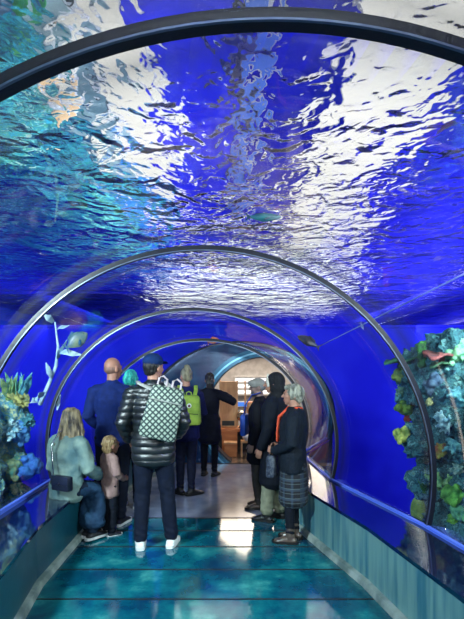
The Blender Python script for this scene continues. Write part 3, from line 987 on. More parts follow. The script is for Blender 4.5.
# --- grey-haired woman
q = Fig('grey haired woman in a plaid skirt and orange scarf facing left', (0.60, 4.50, 0), 74, 1.515,
        dict(yaw=14, nod=-2, arms={1: ((0.23, -0.05, 1.14), (0.15, 0.19, 1.04), (-0.6, 0.7, 0.1)), -1: ((-0.235, -0.02, 1.13), (-0.10, 0.20, 1.02), (0.5, 0.7, 0.1))},
             legs={1: ((0.080, 0, 0.90), (0.085, 0.02, 0.49), (0.085, -0.01, 0.085), 6), -1: ((-0.080, 0, 0.90), (-0.085, 0.03, 0.49), (-0.10, 0.02, 0.085), -2)}), male=False)
q.body()
q.hair(hairmat('silver_hair', (158, 158, 144), (84, 86, 80)), SHORT + [('e', (0, -0.028, 0.085), (0.098, 0.108, 0.100)), ('e', (0, 0.045, 0.145), (0.07, 0.05, 0.03)), ('e', (0, -0.065, 0.03), (0.080, 0.055, 0.06))], disp=0.006)
q.top('jumper', fabric('dark_navy_knit', (18, 28, 40), (10, 16, 26), bump=0.5), thick=0.034, hem=0.80, sleeve=0.028, bulk=0.008, wrinkle=0.008)
q.skirt('skirt', plaid_mat('plaid_wool'), 0.46, 0.90, (0.185, 0.165), (0.185, 0.150))
q.trousers('tights', fabric('black_tights', (16, 22, 34), (10, 14, 22)), t=0.004, hem=0.07)
q.shoes(mat('brown_boot', srgb(98, 84, 74), 0.3, col2=srgb(56, 46, 42), nscale=14, spec=0.8), M['black'], high=0.10, name='boot')
mb = MB()
ring = [(0.085 * math.cos(a), -0.012 + 0.080 * math.sin(a), 1.475 + 0.018 * math.sin(a * 2)) for a in np.linspace(0, 2 * PI, 15)]
mb.loft(ring, [(0.030, 0.024)] * 15, ref=(0, 0, 1), n=12, cap=False)
mb.loft([(0.03, 0.08, 1.47), (0.05, 0.155, 1.40), (0.055, 0.175, 1.28), (0.05, 0.175, 1.16)], [(0.03, 0.022), (0.034, 0.02), (0.034, 0.016), (0.032, 0.012)], n=12)
mb.loft([(-0.03, 0.08, 1.47), (-0.045, 0.155, 1.40), (-0.05, 0.170, 1.25), (-0.05, 0.170, 1.12)], [(0.03, 0.022), (0.034, 0.02), (0.034, 0.016), (0.032, 0.012)], n=12)
q.fin('scarf', mb, fabric('orange_scarf', (226, 92, 62), (180, 60, 44), bump=0.5), 0.008, 1, noisy(0.005, 22, 2))
GREYW = q

# --- seated woman
q = Fig('long haired woman in a pale denim jacket sitting on the left ledge', (-1.585, 4.40, 0), -26, 1.62,
        dict(dz=-0.36, lean=0.10, yaw=20, nod=-6,
             legs={1: ((0.10, 0.02, 0.56), (0.13, 0.29, 0.55), (0.16, 0.21, 0.10), 10), -1: ((-0.06, 0.04, 0.56), (0.0, 0.29, 0.55), (0.06, 0.25, 0.10), 0)},
             arms={1: ((0.255, 0.04, 1.15), (0.19, 0.26, 1.02), (-0.3, 0.9, 0)), -1: ((-0.25, 0.02, 1.14), (-0.17, 0.24, 0.99), (0.3, 0.9, 0))}), male=False)
q.body()
lh = []
for i in range(48):
    a = math.radians(random.uniform(75, 285)) ; r = 1.0
    x0, y0 = math.sin(a - PI) * 0, 0
    sx, sy = 0.085 * math.cos(a + PI / 2), 0.098 * math.sin(a - PI / 2 + PI / 2 - PI / 2)
    sx = 0.086 * math.sin(a); sy = 0.100 * math.cos(a) - 0.012
    k = random.uniform(0.9, 1.25)
    bot = -0.46 + random.uniform(-0.12, 0.12)
    lh.append(('l', [(0.25 * sx, 0.25 * sy - 0.01, 0.185), (sx * 0.8, sy * 0.8, 0.150), (sx * 1.02, sy * 1.02, 0.07), (sx * 1.15 * k, sy * 1.15 - 0.01, -0.06), (sx * 1.35 * k, -0.115 + sy * 0.35, -0.20), (sx * 1.2 * k, -0.135 + sy * 0.25, bot)],
                [(0.012, 0.010), (0.020, 0.012), (0.020, 0.013), (0.020, 0.013), (0.017, 0.011), (0.006, 0.005)]))
q.hair(hairmat('ash_brown_hair', (150, 134, 104), (34, 28, 26)), SHORT + lh, disp=0.003, vox=0.0065)
q.top('jacket', fabric('pale_denim_jacket', (124, 146, 138), (28, 66, 88), ns=5), thick=0.030, hem=0.865, sleeve=0.030, bulk=0.010, collar=0.012, wrinkle=0.016)
q.trousers('trousers', fabric('dark_trousers_seated', (22, 36, 56)), t=0.012)
mb = MB()
mb.loft([(0.02, 0.02, 0.56), (0.07, 0.16, 0.555), (0.09, 0.25, 0.52), (0.11, 0.275, 0.42), (0.12, 0.255, 0.30), (0.13, 0.24, 0.18)], [(0.17, 0.09), (0.165, 0.085), (0.155, 0.085), (0.15, 0.085), (0.155, 0.10), (0.165, 0.12)], ref=(1, 0, 0), n=20)
q.fin('skirt', mb, fabric('blue_skirt', (34, 66, 94), (14, 30, 54), ns=7), 0.010, 2, noisy(0.016, 8, 3))
q.shoes(mat('black_trainer', srgb(24, 26, 32), 0.5), M['white'], sole_label='white rubber sole')
SEATED = q

# --- child
q = Fig('small fair haired child in a pale pink jacket standing by the ledge', (-1.24, 4.68, 0), -48, 0.97,
        dict(yaw=10, sh=0.17, arms={1: ((0.25, 0.0, 1.14), (0.20, 0.18, 1.02), (-0.3, 0.9, 0)), -1: ((-0.25, 0.02, 1.14), (-0.22, 0.2, 1.0), (0, 0.9, 0))}), male=False)
q.HM = q.HM @ Matrix.Translation((0, 0, -0.04)) @ Matrix.Scale(1.5, 4)
q.body()
q.hair(hairmat('fair_hair', (170, 146, 106), (120, 96, 66)), [('e', (0, -0.018, 0.088), (0.084, 0.100, 0.094)), ('e', (0, -0.05, 0.03), (0.072, 0.055, 0.075))], disp=0.004, vox=0.011)
q.top('jacket', fabric('pale_pink_jacket', (164, 136, 130), (120, 96, 98)), thick=0.030, hem=0.74, sleeve=0.034, flare=0.01, bulk=0.0, collar=0.02, vox=0.012)
q.trousers('trousers', fabric('child_trousers', (20, 26, 38)), t=0.022, vox=0.012, wide=0.012)
q.shoes(mat('child_trainer', srgb(26, 28, 34), 0.5), M['white'], g=0.018, sole_label='white rubber sole')

# ------------------------------------------------------------------ carried things
bpy.context.view_layer.update()


def carried(name, fig, label, cat, local):
    r = thing(name, label, cat)
    r.matrix_world = Matrix.Translation(fig.P(local)) @ Matrix.Rotation(fig.root.rotation_euler.z, 4, 'Z')
    return r


# checkered backpack: local -Y is away from the back
M['check'] = check_mat('checkered_canvas', srgb(16, 44, 48), srgb(150, 164, 148), 27.0)
r = carried('backpack', CAPMAN, 'pale checkered backpack with top handles on the quilted jacket', 'backpack', (0.04, -0.225, 1.02))
Rt = Matrix.Rotation(0.24, 4, 'Y')
mb = MB(); mb.box((-0.168, -0.10, 0.0), (0.168, 0.045, 0.48), 0.045)
for i, p in enumerate(mb.v):
    u = p.z / 0.48
    mb.v[i] = Rt @ Vector((p.x * (1.02 - 0.14 * u), p.y * (1.0 - 0.35 * u), p.z))
build('bag_body', mb, M['check'], r)
mb = MB()
for k in (-0.075, 0.055):
    mb.loft([Rt @ Vector((k - 0.03, -0.01, 0.46)), Rt @ Vector((k - 0.03, -0.015, 0.54)), Rt @ Vector((k, -0.02, 0.565)), Rt @ Vector((k + 0.045, -0.015, 0.54)), Rt @ Vector((k + 0.05, -0.01, 0.46))], [0.009] * 5, n=8)
build('handle', mb, mat('pale_strap', srgb(206, 190, 196), 0.6), r)
for k in (-1, 1):
    mb = MB(); mb.loft([Rt @ Vector((k * 0.12, 0.03, 0.42)), Vector((k * 0.125 - 0.04, 0.085, 0.50)), Vector((k * 0.13 - 0.05, 0.19, 0.515)), Vector((k * 0.13 - 0.05, 0.36, 0.42))], [(0.022, 0.006)] * 4, n=8)
    build('shoulder_strap', mb, mat('white_strap', srgb(170, 172, 170), 0.6), r)
mb = MB(); mb.loft([Rt @ Vector((-0.15, -0.088, 0.35)), Rt @ Vector((0.15, -0.088, 0.35))], [0.006] * 2, n=8)
build('zip_seam', mb, mat('zip_grey', srgb(150, 156, 150), 0.5), r)

# green backpack
r = carried('backpack', GREENW, 'lime green school style backpack worn over the navy jumper', 'backpack', (0.03, -0.215, 0.985))
G = mat('lime_canvas', srgb(146, 172, 62), 0.7, col2=srgb(116, 146, 48), nscale=10, bump=0.2)
mb = MB(); mb.box((-0.150, -0.085, 0.0), (0.150, 0.055, 0.40), 0.05)
for i, p in enumerate(mb.v):
    mb.v[i] = Vector((p.x * (1.06 - 0.22 * max(0, p.z / 0.40 - 0.4)), p.y, p.z))
build('bag_body', mb, G, r)
mb = MB(); mb.box((-0.125, -0.125, 0.015), (0.125, -0.075, 0.185), 0.022)
o = build('front_pocket', mb, G, r)
mb = MB(); mb.loft([(-0.11, -0.126, 0.155), (0, -0.129, 0.165), (0.11, -0.126, 0.155)], [0.005] * 3, n=6); build('zip', mb, M['black'], o)
mb = MB(); mb.loft([(0.0, -0.083, 0.265), (0.0, -0.092, 0.265)], [0.030, 0.030], n=18, cap=False); build('round_badge', mb, M['white'], r)['label'] = 'small round pale badge'
mb = MB(); mb.loft([(0.0, -0.092, 0.262), (0.0, -0.096, 0.262)], [0.018, 0.018], n=14, cap=False); build('badge_mark', mb, mat('badge_red', srgb(90, 40, 60), 0.6), r)
for k in (-1, 1):
    mb = MB(); mb.loft([(k * 0.075, 0.0, 0.39), (k * 0.095, 0.055, 0.455), (k * 0.11 - 0.01, 0.17, 0.515), (k * 0.12 - 0.01, 0.33, 0.42)], [(0.026, 0.008)] * 4, n=8); build('shoulder_strap', mb, G, r)
    mb = MB(); mb.loft([(k * 0.035, 0.0, 0.385), (k * 0.03, -0.005, 0.43), (0, -0.005, 0.445)], [0.008] * 3, n=8); build('handle', mb, G, r)

# crossbody bag of the seated woman
r = carried('handbag', SEATED, 'small black shoulder bag resting against the denim jacket', 'bag', (0.15, -0.195, 0.62))
mb = MB(); mb.box((-0.105, -0.04, 0.0), (0.105, 0.03, 0.135), 0.018); build('bag_body', mb, mat('black_leather', srgb(20, 26, 42), 0.35), r)
mb = MB(); mb.box((-0.107, -0.047, 0.055), (0.107, -0.030, 0.140), 0.010); o = build('flap', mb, mat('black_leather_flap', srgb(26, 32, 52), 0.3), r)
mb = MB(); mb.ell((0.0, -0.050, 0.07), (0.010, 0.006, 0.010)); build('clasp', mb, M['chrome'], o)['label'] = 'shiny metal clasp'
mb = MB(); mb.loft([(-0.10, -0.01, 0.11), (-0.135, 0.005, 0.28), (-0.16, 0.02, 0.40), (-0.15, 0.10, 0.515), (-0.13, 0.20, 0.53)], [(0.007, 0.004)] * 5, n=8); build('strap', mb, M['chrome'], r)['label'] = 'thin pale chain strap'

# blue bag of the man in grey cap, shoulder bag of the grey-haired woman
r = carried('shoulder_bag', GREYCAP, 'bright blue shoulder bag at the chest of the bearded man in a cap', 'bag', (0.03, 0.195, 0.98))
B = mat('bright_blue_nylon', srgb(40, 100, 220), 0.5, col2=srgb(28, 76, 190), nscale=8)
mb = MB(); mb.box((-0.15, -0.03, 0.0), (0.15, 0.045, 0.26), 0.03); build('bag_body', mb, B, r)
mb = MB(); mb.loft([(-0.10, 0.0, 0.24), (-0.12, -0.02, 0.38), (-0.10, -0.10, 0.50), (-0.09, -0.2, 0.53)], [(0.03, 0.008)] * 4, n=8); build('strap', mb, B, r)
r = carried('handbag', GREYW, 'dark patterned handbag hanging in front of the plaid skirt', 'bag', (-0.06, 0.235, 0.72))
mb = MB(); mb.box((-0.10, -0.045, 0.0), (0.10, 0.045, 0.22), 0.03); build('bag_body', mb, ramp_mat('patterned_cloth', [(0.35, srgb(14, 16, 26)), (0.5, srgb(40, 50, 70)), (0.65, srgb(90, 96, 104))], 18, bump=0.2), r)
for k in (-1, 1):
    mb = MB(); mb.loft([(k * 0.06, 0, 0.20), (k * 0.05, -0.005, 0.30), (0, -0.012, 0.325)], [0.008] * 3, n=8); build('handle', mb, M['black'], r)

# ------------------------------------------------------------------ round exit and the room behind it
PY, PCX, PCZ, PR = 8.42, 0.60, 0.86, 1.07


def ring_solid(r0, r1, y0, y1, n=72):
    mb = MB(); v = []
    lo = math.asin(max(-1, -(PCZ - 0.0) / r0)) if r0 > PCZ else -PI / 2
    th0 = -math.asin(min(1, PCZ / r0)) if r0 > PCZ else -PI / 2
    prof = [(r0, y0), (r1, y0), (r1, y1), (r0, y1)]
    for i in range(n + 1):
        for r, y in prof:
            t0 = -math.asin(min(1, PCZ / r))
            th = t0 + (PI - 2 * t0) * i / n
            v.append((PCX + r * math.cos(th), y, max(0.0, PCZ + r * math.sin(th))))
    f = []
    for i in range(n):
        for j in range(4):
            f.append([i * 4 + j, i * 4 + (j + 1) % 4, (i + 1) * 4 + (j + 1) % 4, (i + 1) * 4 + j])
    f.append([0, 1, 2, 3]); f.append([n * 4 + j for j in (3, 2, 1, 0)])
    return mb.add(v, f)


r = thing('portal_frame', 'round teal frame of the tunnel exit opening into the bright room', 'frame', (0, 0, 0))
build('outer_ring', ring_solid(PR, PR + 0.15, PY - 0.10, PY), M['teal_ring'], r)
build('bright_ring', ring_solid(PR + 0.055, PR + 0.085, PY - 0.12, PY - 0.10), mat('pale_teal_ring', srgb(120, 190, 220), 0.25, 0.4), r)['label'] = 'pale thin raised ring'
build('lining', ring_solid(PR - 0.02, PR + 0.06, PY, PY + 0.38), M['dark_ring'], r)
# end wall with the round hole
mb = MB(); n = 72
inner, outer = [], []
A = arch(8.40, n, 0.03)
A = [Vector((p.x, PY - 0.02, p.z)) for p in A]
t0 = -math.asin(PCZ / (PR + 0.10))
for i in range(n + 1):
    th = t0 + (PI - 2 * t0) * i / n
    inner.append(Vector((PCX + (PR + 0.10) * math.cos(th), PY - 0.02, max(0, PCZ + (PR + 0.10) * math.sin(th)))))
A[0].z = 0; A[-1].z = 0
strip(mb, [inner, A])
o = struct(build('wall_end', mb, mat('dark_teal_end_wall', srgb(18, 66, 104), 0.22, 0.2, col2=srgb(12, 44, 90), nscale=5, bump=0.1), smooth=False))
o.modifiers.new('t', 'SOLIDIFY').thickness = 0.04

# blue end wall of the tank around the mouth of the tunnel
mb = MB(); A = [Vector((p.x, 8.30, p.z)) for p in arch(8.30, 72, 0.05)]; A[0].z = -1.0; A[-1].z = -1.0
O = []
for i, p in enumerate(A):
    t = i / 72
    if t < 0.25: q = Vector((5.2, 8.30, -1 + 3.44 * t / 0.25))
    elif t > 0.75: q = Vector((-5.0, 8.30, -1 + 3.44 * (1 - t) / 0.25))
    else: q = Vector((5.2 - 10.2 * (t - 0.25) / 0.5, 8.30, 2.44))
    O.append(q)
strip(mb, [A, O])
struct(build('wall_tank_end', mb, M['blue_wall'], smooth=False)).modifiers.new('t', 'SOLIDIFY').thickness = 0.04
wall('trim_roof', (-4.98, 8.30, 2.45), (5.18, 13.78, 2.50), M['blue_wall'])

# room
wall('floor_room', (-3.2, 8.36, -0.06), (4.2, 13.4, -0.0), M['floor_room'])
wall('wall_room_back', (-3.2, 12.6, 0), (4.2, 12.7, 2.36), M['greywall'])
wall('wall_room_left', (-3.3, 8.5, 0), (-3.2, 12.7, 2.36), M['beige'])
wall('wall_room_right', (4.2, 8.5, 0), (4.3, 12.7, 2.36), M['beige'])
wall('ceiling_room', (-3.3, 8.48, 2.36), (4.3, 12.7, 2.44), M['beige'])
wall('wall_room_front_left', (-3.3, 8.46, 0), (-0.6, 8.54, 2.36), M['beige'])
wall('wall_room_front_right', (1.95, 8.46, 0), (4.3, 8.54, 2.36), M['beige'])
wall('wall_room_front_top', (-0.6, 8.46, 2.12), (1.95, 8.54, 2.36), M['beige'])


def thing_box(name, label, cat, lo, hi, m, bev=0.006, group=None):
    lo, hi = Vector(lo), Vector(hi)
    c = Vector(((lo.x + hi.x) / 2, (lo.y + hi.y) / 2, lo.z))
    b = MB(); b.box(lo - c, hi - c, bev)
    o = build(name, b, m, smooth=False); o.location = c
    return tag(o, label, cat, group)


# low counter
r = thing('counter', 'long low orange wood counter just beyond the round exit', 'counter', (0.35, 9.65, 0))
b = MB(); b.box((-0.62, -0.28, 0.43), (0.62, 0.28, 0.49), 0.006); build('counter_top', b, M['wood_orange'], r, smooth=False)
b = MB(); b.box((-0.58, -0.24, 0.0), (-0.24, 0.24, 0.43), 0.004); build('pedestal', b, M['wood_orange'], r, smooth=False)
b = MB(); b.box((0.28, -0.24, 0.0), (0.58, 0.24, 0.43), 0.004); build('pedestal', b, M['wood_orange'], r, smooth=False)
b = MB(); b.box((-0.24, 0.18, 0.0), (0.28, 0.2, 0.43)); build('back_panel', b, M['black'], r, smooth=False)
# tall wood panel with a dark vent strip
r = thing('display_panel', 'tall wavy grained wood panel standing on the low counter', 'panel', (-0.07, 9.72, 0.49))
b = MB(); b.box((-0.17, -0.02, 0.0), (0.17, 0.03, 0.96), 0.004); build('board', b, M['wood'], r, smooth=False)
b = MB(); b.box((-0.14, -0.026, 0.03), (0.12, -0.02, 0.13)); build('vent_strip', b, M['black'], r, smooth=False)
for sx in (-1, 1):
    b = MB(); b.box((sx * 0.18 - 0.015, -0.03, 0.0), (sx * 0.18 + 0.015, 0.035, 0.98), 0.003); build('stile', b, M['wood'], r, smooth=False)
thing_box('wood_post', 'slim wooden post between the tall panel and the boxy cabinet', 'post', (0.262, 9.70, 0.49), (0.295, 9.74, 1.46), M['wood'])
r = thing('wood_cabinet', 'boxy plain wood cabinet on the right end of the low counter', 'cabinet', (0.49, 9.70, 0.49))
b = MB(); b.box((-0.17, -0.12, 0), (0.17, 0.12, 0.53), 0.005); build('carcass', b, M['wood_orange'], r, smooth=False)
b = MB(); b.box((-0.15, -0.132, 0.02), (0.15, -0.121, 0.51), 0.003); o = build('door', b, M['wood'], r, smooth=False)
b = MB(); b.ell((-0.12, -0.142, 0.26), (0.012, 0.012, 0.012)); build('knob', b, M['chrome'], o)
# steel globe
r = thing('steel_globe', 'shiny steel globe on a round foot behind the wooden post', 'globe', (0.205, 9.60, 0.49))
b = MB(); b.ell((0, 0, 0.24), 0.115, n=24); build('sphere', b, M['chrome'], r)
b = MB(); b.loft([(0, 0, 0.0), (0, 0, 0.02), (0, 0, 0.06), (0, 0, 0.14)], [0.08, 0.07, 0.03, 0.025], n=18, cap=True); build('foot', b, M['chrome'], r)
# lit shelf unit on the back wall
r = thing('wall_shelf', 'shelf unit of three bright lit rows on the grey back wall', 'shelf', (0.62, 12.48, 1.02))
b = MB(); b.box((-0.55, 0.06, 0), (0.55, 0.12, 0.52)); build('back_board', b, M['white'], r, smooth=False)
for k in range(4):
    b = MB(); b.box((-0.55, -0.08, k * 0.165), (0.55, 0.06, k * 0.165 + 0.02)); build('shelf_board', b, M['greywall'], r, smooth=False)
    if k < 3:
        b = MB(); b.box((-0.52, 0.045, k * 0.165 + 0.05), (0.52, 0.058, k * 0.165 + 0.13)); build('light_bar', b, M['lamp_room'], r, smooth=False)
r = thing('screen', 'narrow glowing blue screen strip below the lit shelf', 'screen', (0.62, 12.51, 0.70))
b = MB(); b.box((-0.46, -0.02, 0.02), (0.46, 0.0, 0.13)); build('display', b, M['screen_blue'], r, smooth=False)
b = MB(); b.box((-0.50, 0.0, 0.0), (0.50, 0.09, 0.15)); build('housing', b, M['white'], r, smooth=False)


def stool(name, label, loc, w, h, cat, m):
    r = thing(name, label, cat, loc)
    b = MB(); b.box((-w / 2, -w / 2, h - 0.03), (w / 2, w / 2, h), 0.005); build('seat', b, m, r, smooth=False)
    for sx in (-1, 1):
        for sy in (-1, 1):
            b = MB(); b.box((sx * (w / 2 - 0.02) - 0.015, sy * (w / 2 - 0.02) - 0.015, 0), (sx * (w / 2 - 0.02) + 0.015, sy * (w / 2 - 0.02) + 0.015, h - 0.03)); build('leg', b, m, r, smooth=False)
    return r
r = thing('wood_crate', 'small wood box stool on the floor before the counter', 'stool', (-0.03, 9.05, 0))
b = MB(); b.box((-0.12, -0.12, 0), (0.12, 0.12, 0.25), 0.006); build('body', b, M['wood_orange'], r, smooth=False)
b = MB(); b.box((-0.13, -0.13, 0.25), (0.13, 0.13, 0.28), 0.005); build('lid', b, M['wood'], r, smooth=False)
stool('low_table', 'little open legged wooden table right of the box stool', (0.30, 9.05, 0), 0.26, 0.30, 'table', M['wood'])
r = thing('bowl', 'white bowl on the little open legged wooden table', 'bowl', (0.29, 9.03, 0.30))
b = MB(); b.loft([(0, 0, 0.008), (0, 0, 0.02), (0, 0, 0.05), (0, 0, 0.075)], [0.035, 0.055, 0.08, 0.088], n=20); build('shell', b, M['white'], r)
thing_box('bin', 'dark bin at the left edge of the round exit', 'bin', (-0.33, 9.0, 0), (-0.20, 9.14, 0.40), M['black'], 0.01)
r = thing('ceiling_light', 'bright round lamp on the ceiling of the room beyond the exit', 'ceiling light', (0.8, 10.6, 2.36))
b = MB(); b.loft([(0, 0, -0.06), (0, 0, -0.03)], [0.30, 0.30], n=28); build('diffuser', b, M['lamp_room'], r)
b = MB(); b.loft([(0, 0, -0.02), (0, 0, -0.005)], [0.34, 0.34], n=28); build('rim', b, M['white'], r)

# ------------------------------------------------------------------ reefs
M['reef'] = ramp_mat('reef_rock', [(0.30, srgb(8, 22, 40)), (0.40, srgb(20, 64, 84)), (0.48, srgb(70, 130, 140)), (0.53, srgb(26, 66, 80)), (0.60, srgb(110, 170, 176)), (0.66, srgb(60, 110, 90)), (0.75, srgb(170, 214, 214))], 11, bump=0.9, bscale=28)
M['reef_left'] = ramp_mat('reef_rock_left', [(0.30, srgb(10, 50, 100)), (0.40, srgb(40, 120, 170)), (0.48, srgb(120, 160, 120)), (0.54, srgb(60, 140, 180)), (0.62, srgb(190, 210, 160)), (0.75, srgb(190, 230, 235))], 10, bump=0.9, bscale=28)


def reef(name, label, blobs, m, amp, seed):
    mb = MB()
    for c, rr in blobs:
        mb.ell(c, rr, n=18)

    def d(co, no):
        co = noisy(amp, 3.2, 4, seed)(co, no)
        return noisy(amp * 0.35, 13, 3, seed + 5)(co, no)
    o = baked(name, mb, m, None, 0.03, 2, d)
    return tag(o, label, 'rock')


random.seed(11)
bl = []
for i in range(46):
    u = random.random(); z = random.uniform(-0.9, 1.70)
    y = 5.0 - 2.6 * u; x = 1.90 + 0.32 * u + random.uniform(-0.05, 0.7)
    if z < 1.0 and u < 0.2: x += 0.16
    bl.append(((x, y, z), (random.uniform(0.22, 0.36), random.uniform(0.24, 0.40), random.uniform(0.2, 0.34))))
for z in (-0.9, -0.4, 0.1, 0.6, 1.1, 1.52):
    for y in (4.75, 4.2, 3.6, 3.0):
        bl.append(((2.17 + 0.1 * (4.8 - y) + (0.10 if z < 0.9 else 0), y, z), (0.38, 0.4, 0.36)))
RR = reef('reef_rock', 'large coral covered rock wall outside the glass on the right', bl, M['reef'], 0.15, 2.0)
bl = []
for i in range(40):
    u = random.random(); z = random.uniform(-0.9, 1.25 - 0.2 * u)
    y = 5.55 - 2.3 * u; x = -2.62 - random.uniform(-0.05, 0.8)
    bl.append(((x, y, z), (random.uniform(0.2, 0.34), random.uniform(0.22, 0.38), random.uniform(0.2, 0.34))))
for z in (-0.9, -0.4, 0.1, 0.6, 1.08):
    for y in (5.3, 4.7, 4.1, 3.5):
        bl.append(((-2.75, y, z), (0.36, 0.4, 0.36)))
RL = reef('reef_rock', 'blue green coral rock outside the glass on the left', bl, M['reef_left'], 0.10, 8.0)


def bvh(o):
    me = o.data
    return BVHTree.FromPolygons([v.co.copy() for v in me.vertices], [list(p.vertices) for p in me.polygons])
BR, BL = bvh(RR), bvh(RL)


def hit(tree, x, y, Yf):
    O = Vector((0, 0, CAMZ)); d = (at(x, y, 1.0) - O).normalized()
    h = tree.ray_cast(O, d)
    if h[0] is None:
        p = at(x, y, Yf)
        h = tree.find_nearest(p)
    return h[0], h[1]


def coral(tree, name, label, x, y, size, c1, c2, kind, Yf=4.8, up=None, seed=0):
    rnd = random.Random(seed or int(x * 31 + y))
    p, nrm = hit(tree, x, y, Yf)
    k = size / 460.0 * p.y            # real size from its apparent size
    m = mat(name + '_tissue', srgb(*c1), 0.75, col2=srgb(*c2), nscale=18, bump=0.7, bscale=45)
    N = (Vector(nrm) * 0.7 + Vector((0, 0, 0.5))).normalized() if up is None else Vector(up).normalized()
    if N.y > 0.3: N.y *= -0.3
    N.normalize()
    R = N.to_track_quat('Z', 'Y').to_matrix().to_4x4()
    mb = MB(); h = k / 2
    if kind == 'clump':
        mb.ell((0, 0, h * 0.1), (h * 0.75, h * 0.75, h * 0.6))
        for i in range(26):
            a = rnd.uniform(0, 2 * PI); e = rnd.uniform(0.05, 1.45)
            q = Vector((math.sin(e) * math.cos(a), math.sin(e) * math.sin(a), math.cos(e) * 0.85)) * h * rnd.uniform(0.75, 0.95)
            mb.ell(q, h * rnd.uniform(0.16, 0.30), n=10)
        o = baked(name, mb, m, None, max(0.004, k * 0.035), 1, noisy(h * 0.06, 3 / k, 2))
    elif kind == 'branch':
        mb.ell((0, 0, 0), (h * 0.35, h * 0.35, h * 0.2), n=10)
        for i in range(16):
            a = rnd.uniform(0, 2 * PI); e = rnd.uniform(0.1, 1.25)
            d = Vector((math.sin(e) * math.cos(a), math.sin(e) * math.sin(a), math.cos(e)))
            q = d * h * rnd.uniform(0.75, 1.05)
            mid = q * 0.5 + Vector((rnd.uniform(-1, 1), rnd.uniform(-1, 1), rnd.uniform(0, 1))) * h * 0.15
            mb.loft([(0, 0, 0), mid, q], [h * 0.13, h * 0.11, h * 0.08], n=8)
            for j in range(2):
                t = mid + Vector((rnd.uniform(-1, 1), rnd.uniform(-1, 1), rnd.uniform(0, 1))).normalized() * h * 0.4
                mb.loft([mid, t], [h * 0.09, h * 0.07], n=8)
        o = baked(name, mb, m, None, max(0.004, k * 0.03), 1)
    elif kind == 'plate':
        v = [(0, 0, h * 0.12)]; f = []; n = 28
        for rr in (0.35, 0.7, 1.0):
            for j in range(n):
                a = 2 * PI * j / n
                w = 1 + 0.16 * math.sin(3 * a + seed) + 0.10 * math.sin(7 * a)
                v.append((h * rr * w * math.cos(a), h * rr * w * math.sin(a), h * (0.10 + 0.10 * rr * math.sin(5 * a) * rr + 0.10 * rr)))
        for j in range(n):
            f.append([0, 1 + j, 1 + (j + 1) % n])
            for q in range(2):
                f.append([1 + q * n + j, 1 + (q + 1) * n + j, 1 + (q + 1) * n + (j + 1) % n, 1 + q * n + (j + 1) % n])
        o = build(name, MB().add(v, f), m)
        sm = o.modifiers.new('t', 'SOLIDIFY'); sm.thickness = h * 0.14; sm.offset = 0
        st = MB(); st.loft([(0, 0, -h * 0.35), (0, 0, 0), (0, 0, h * 0.12)], [h * 0.18, h * 0.2, h * 0.35], n=12)
        build('stalk', st, m, o)
        R = (N * 0.3 + Vector((0, 0, 1))).normalized().to_track_quat('Z', 'Y').to_matrix().to_4x4()
    elif kind == 'column':
        mb.loft([(0, 0, -h * 0.3), (h * 0.06, 0, h * 0.5), (-h * 0.05, 0, h * 1.3), (h * 0.04, 0, h * 2.0)], [h * 0.42, h * 0.36, h * 0.40, h * 0.30], n=16)
        for i in range(40):
            a = rnd.uniform(0, 2 * PI); z = rnd.uniform(0, 2.1) * h
            mb.ell((h * 0.38 * math.cos(a), h * 0.38 * math.sin(a), z), h * rnd.uniform(0.10, 0.18), n=8)
        o = baked(name, mb, m, None, max(0.004, k * 0.04), 1, noisy(h * 0.06, 3 / k, 2))
        R = Matrix.Identity(4)
    elif kind == 'frond':
        for i in range(9):
            a = rnd.uniform(0, 2 * PI); s = rnd.uniform(0.6, 1.0); b = rnd.uniform(0.15, 0.5)
            d = Vector((math.cos(a) * b, math.sin(a) * b, 1)).normalized()
            q0 = Vector((math.cos(a), math.sin(a), 0)) * h * 0.12
            mb.loft([q0, q0 + d * h * 0.7 * s, q0 + d * h * 1.4 * s + Vector((rnd.uniform(-.2, .2) * h, 0, 0)), q0 + d * h * 2.0 * s], [(h * 0.05, h * 0.04), (h * 0.20, h * 0.05), (h * 0.17, h * 0.04), (h * 0.03, h * 0.02)], ref=(math.cos(i), math.sin(i), 0), n=10)
        mb.ell((0, 0, 0), (h * 0.3, h * 0.3, h * 0.15), n=10)
        o = build(name, mb, m)
        R = Matrix.Identity(4)
    elif kind == 'leaf':
        mb.ell((0, 0, h * 0.15), (h * 0.55, h, h * 0.16), n=18)
        mb.loft([(0, -h, h * 0.2), (0, 0, h * 0.32), (0, h, h * 0.2)], [h * 0.04] * 3, n=8)
        o = build(name, mb, m)
    o.matrix_world = Matrix.Translation(p - N * k * 0.05) @ R
    tag(o, label, 'coral')
    return o


